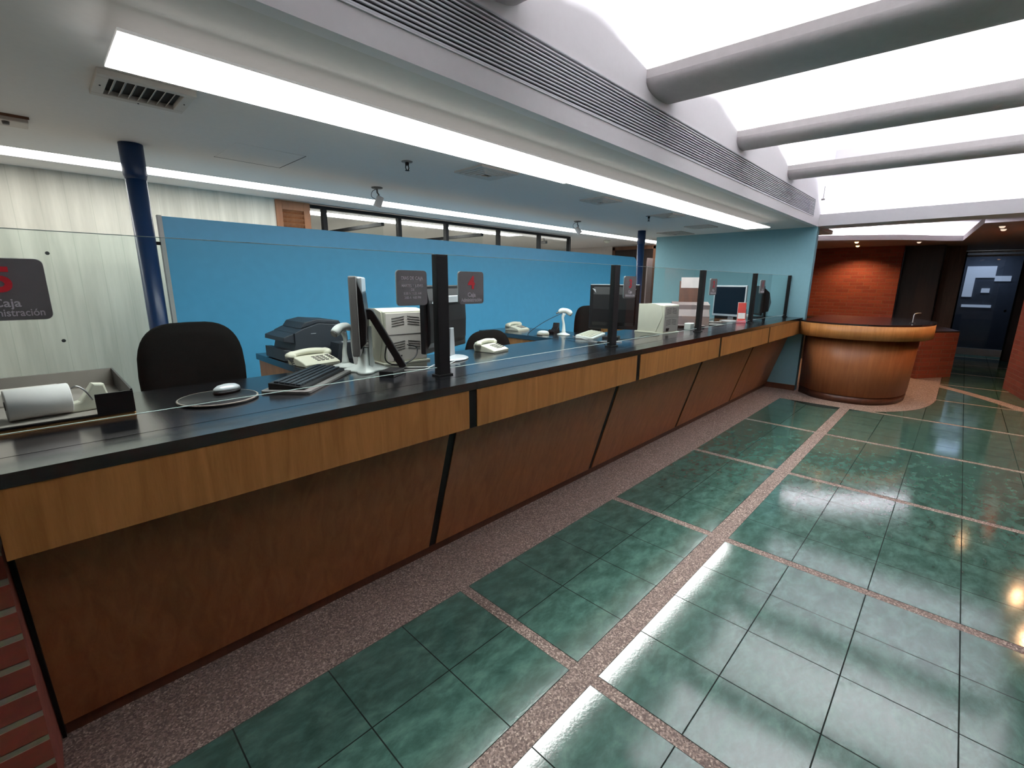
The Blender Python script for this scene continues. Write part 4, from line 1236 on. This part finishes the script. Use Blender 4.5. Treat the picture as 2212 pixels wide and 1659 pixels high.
# papers and cables
def cable(pts, label, mat, r=0.003, n=6):
    b = B(); tube(b, [tuple(p) for p in spline(pts, n)], r, 6)
    return tag(obj('cable', b, M[mat]), label, 'cable', 'loose cables on the counter')
z = ZT + 0.004
cable([(1.30, 2.19, z + 0.16), (1.27, 2.17, z + 0.05), (1.34, 2.14, z + 0.02), (1.44, 2.15, z + 0.05), (1.47, 2.17, z + 0.10), (1.42, 2.19, z + 0.12)], 'black looped cable between the edge-on monitor and the cream printer', 'cable_black', 0.004)
cable([(1.36, 2.16, z), (1.50, 2.06, z), (1.62, 2.08, z), (1.72, 2.13, z)], 'white cable lying in front of the large black monitor', 'cable_white')
cable([(1.30, 2.10, z), (1.42, 2.03, z), (1.52, 2.06, z + 0.01), (1.66, 2.02, z)], 'grey cable crossing the worktop behind the nearest post', 'plastic_grey' if False else 'cable_white', 0.0022)
cable([(3.40, 2.63, z + 0.195), (3.20, 2.70, z + 0.11), (3.10, 2.80, z), (3.14, 2.66, z)], 'dark cable hanging from the white upright scanner', 'cable_black', 0.0028)
cable([(3.10, 2.05, z), (3.25, 1.97, z), (3.40, 2.02, z), (3.55, 1.96, z), (3.75, 2.00, z + 0.004), (3.98, 1.96, z)], 'black cable snaking right of the middle post', 'cable_black')
cable([(3.30, 2.44, z), (3.20, 2.25, z), (3.12, 2.10, z), (3.20, 2.02, z), (3.26, 1.92, z)], 'white cable looping before the black monitor at the middle post', 'cable_white', 0.0028)
cable([(3.12, 2.40, z), (3.08, 2.20, z + 0.01), (3.14, 2.04, z), (3.06, 1.95, z)], 'thin grey cable beside the middle post base', 'cable_black', 0.0022)
cable([(5.34, 2.14, z + 0.003), (5.5, 2.2, z + 0.003), (5.62, 2.1, z + 0.03), (5.75, 2.2, z + 0.003), (5.95, 2.12, z + 0.003)], 'white cable left of the white framed monitor', 'cable_white', 0.005)
b = B()
prev = None
for i in range(9):
    a = i / 8
    y0 = 0.02 * math.sin(a * PI)
    row = [b.verts.new((0.0, y0, a * 0.21)), b.verts.new((0.12, y0 + 0.015, a * 0.21))]
    if prev: b.faces.new((prev[0], prev[1], row[1], row[0]))
    prev = row
bmesh.ops.solidify(b, geom=b.faces[:], thickness=0.001)
for k in range(7):
    box(b, 0.02, 0.05, -0.004 + 0.0 * k, -0.003, 0.03 + k * 0.02, 0.036 + k * 0.02, mi=1)
    box(b, 0.07, 0.10, -0.004 + 0.0 * k, -0.003, 0.03 + k * 0.02, 0.036 + k * 0.02, mi=1)
o = tag(obj('paper_sheet', b, [M['paper'], M['plastic_grey']], loc=(1.20, 2.385, ZT)), 'white printed sheet standing behind the leg of the edge-on monitor', 'paper'); o.rotation_euler = (D(-10), 0, D(-8))
b = B(); prism(b, [(-0.09, 0), (0.09, 0), (0.10, 0.02), (0.06, 0.035), (0.02, 0.025), (-0.04, 0.05), (-0.06, 0.09), (-0.075, 0.09), (-0.07, 0.04)], -0.03, 0.03, 'y', bev=0.004)
o = tag(obj('scanner_cradle', b, M['plastic_black'], loc=(3.43, 2.76, ZT + 0.0)), 'curved black cradle behind the white upright scanner', 'cradle'); o.rotation_euler = (0, 0, D(200))
b = B(); box(b, -0.06, 0.06, -0.04, 0.04, 0, 0.03, bev=0.004)
o = tag(obj('calculator', b, M['plastic_black'], loc=(1.22, 2.03, ZT)), 'small black box at the foot of the edge-on monitor', 'box'); o.rotation_euler = (0, 0, D(30))

# chairs
def chair(label, x, y, top, w, rz=0.0):
    t = thing('office_chair', label, 'chair', (x, y, 0), rz, 'black office chairs behind the counter')
    h = 0.50
    b = B()
    seg = 40
    rings = []
    for (k, ty) in ((0.0, 0.035), (0.75, 0.04), (0.97, 0.02), (1.0, 0.0), (0.97, -0.02), (0.75, -0.035), (0.0, -0.03)):
        ring = []
        for i in range(seg):
            a = 2 * PI * i / seg
            cx_, cz_ = math.cos(a), math.sin(a)
            e = 0.55
            px = math.copysign(abs(cx_) ** e, cx_) * (w / 2) * (1.0 - 0.12 * max(0, cz_))
            pz = math.copysign(abs(cz_) ** e, cz_) * (h / 2)
            s_ = max(k, 0.001)
            ring.append(b.verts.new((px * s_, ty + 0.10 * (px * s_ / w) ** 2 * -4 * 0.2 - 0.02, top - h / 2 + pz * s_)))
        rings.append(ring)
    for A, Bq in zip(rings, rings[1:]):
        for i in range(seg):
            f = b.faces.new((A[i], A[(i + 1) % seg], Bq[(i + 1) % seg], Bq[i])); f.smooth = True
    obj('backrest', b, M['chair'], t)
    b = B(); tube(b, [tuple(p) for p in spline([(0, 0.02, top - 0.30), (0, 0.06, top - 0.50), (0, 0.0, 0.64), (0, -0.20, 0.62)], 4)], 0.022, 8); obj('back_bracket', b, M['plastic_black'], t)
    b = B(); prism(b, rrect(0.46, 0.44, 0.10), 0.64, 0.71, 'z', bev=0.015); fuse(b, Matrix.Translation((0, -0.24, 0))); obj('seat', b, M['chair'], t)
    b = B(); tube(b, [(0, -0.24, 0.10), (0, -0.24, 0.64)], 0.025, 12); obj('gas_lift', b, M['plastic_black'], t)
    b = B(); lathe(b, [(0.20, 0.28), (0.21, 0.29), (0.20, 0.30)], 28, c=(0, -0.24, 0)); obj('foot_ring', b, M['steel'], t)
    for k in range(5):
        a = 2 * PI * k / 5 + 0.3
        b = B(); tube(b, [(0, -0.24, 0.11), (0.28 * math.cos(a), -0.24 + 0.28 * math.sin(a), 0.07)], 0.016, 8); lg = obj('base_arm', b, M['plastic_black'], t)
        b = B(); lathe(b, [(0.001, -0.012), (0.025, -0.012), (0.025, 0.012), (0.001, 0.012)], 14); fuse(b, Matrix.Translation((0.28 * math.cos(a), -0.24 + 0.28 * math.sin(a), 0.026)) @ Matrix.Rotation(PI / 2, 4, 'X')); obj('caster', b, M['plastic_black'], lg)
    return t
chair('black fabric office chair before the concrete wall and the near blue column', 0.525, 2.80, 1.345, 0.47, D(4))
chair('black office chair with only its rounded top showing beside the cream telephone', 2.52, 2.74, 1.175, 0.50)
chair('black office chair mostly hidden behind the black monitor at the middle post', 4.25, 2.98, 1.31, 0.48)
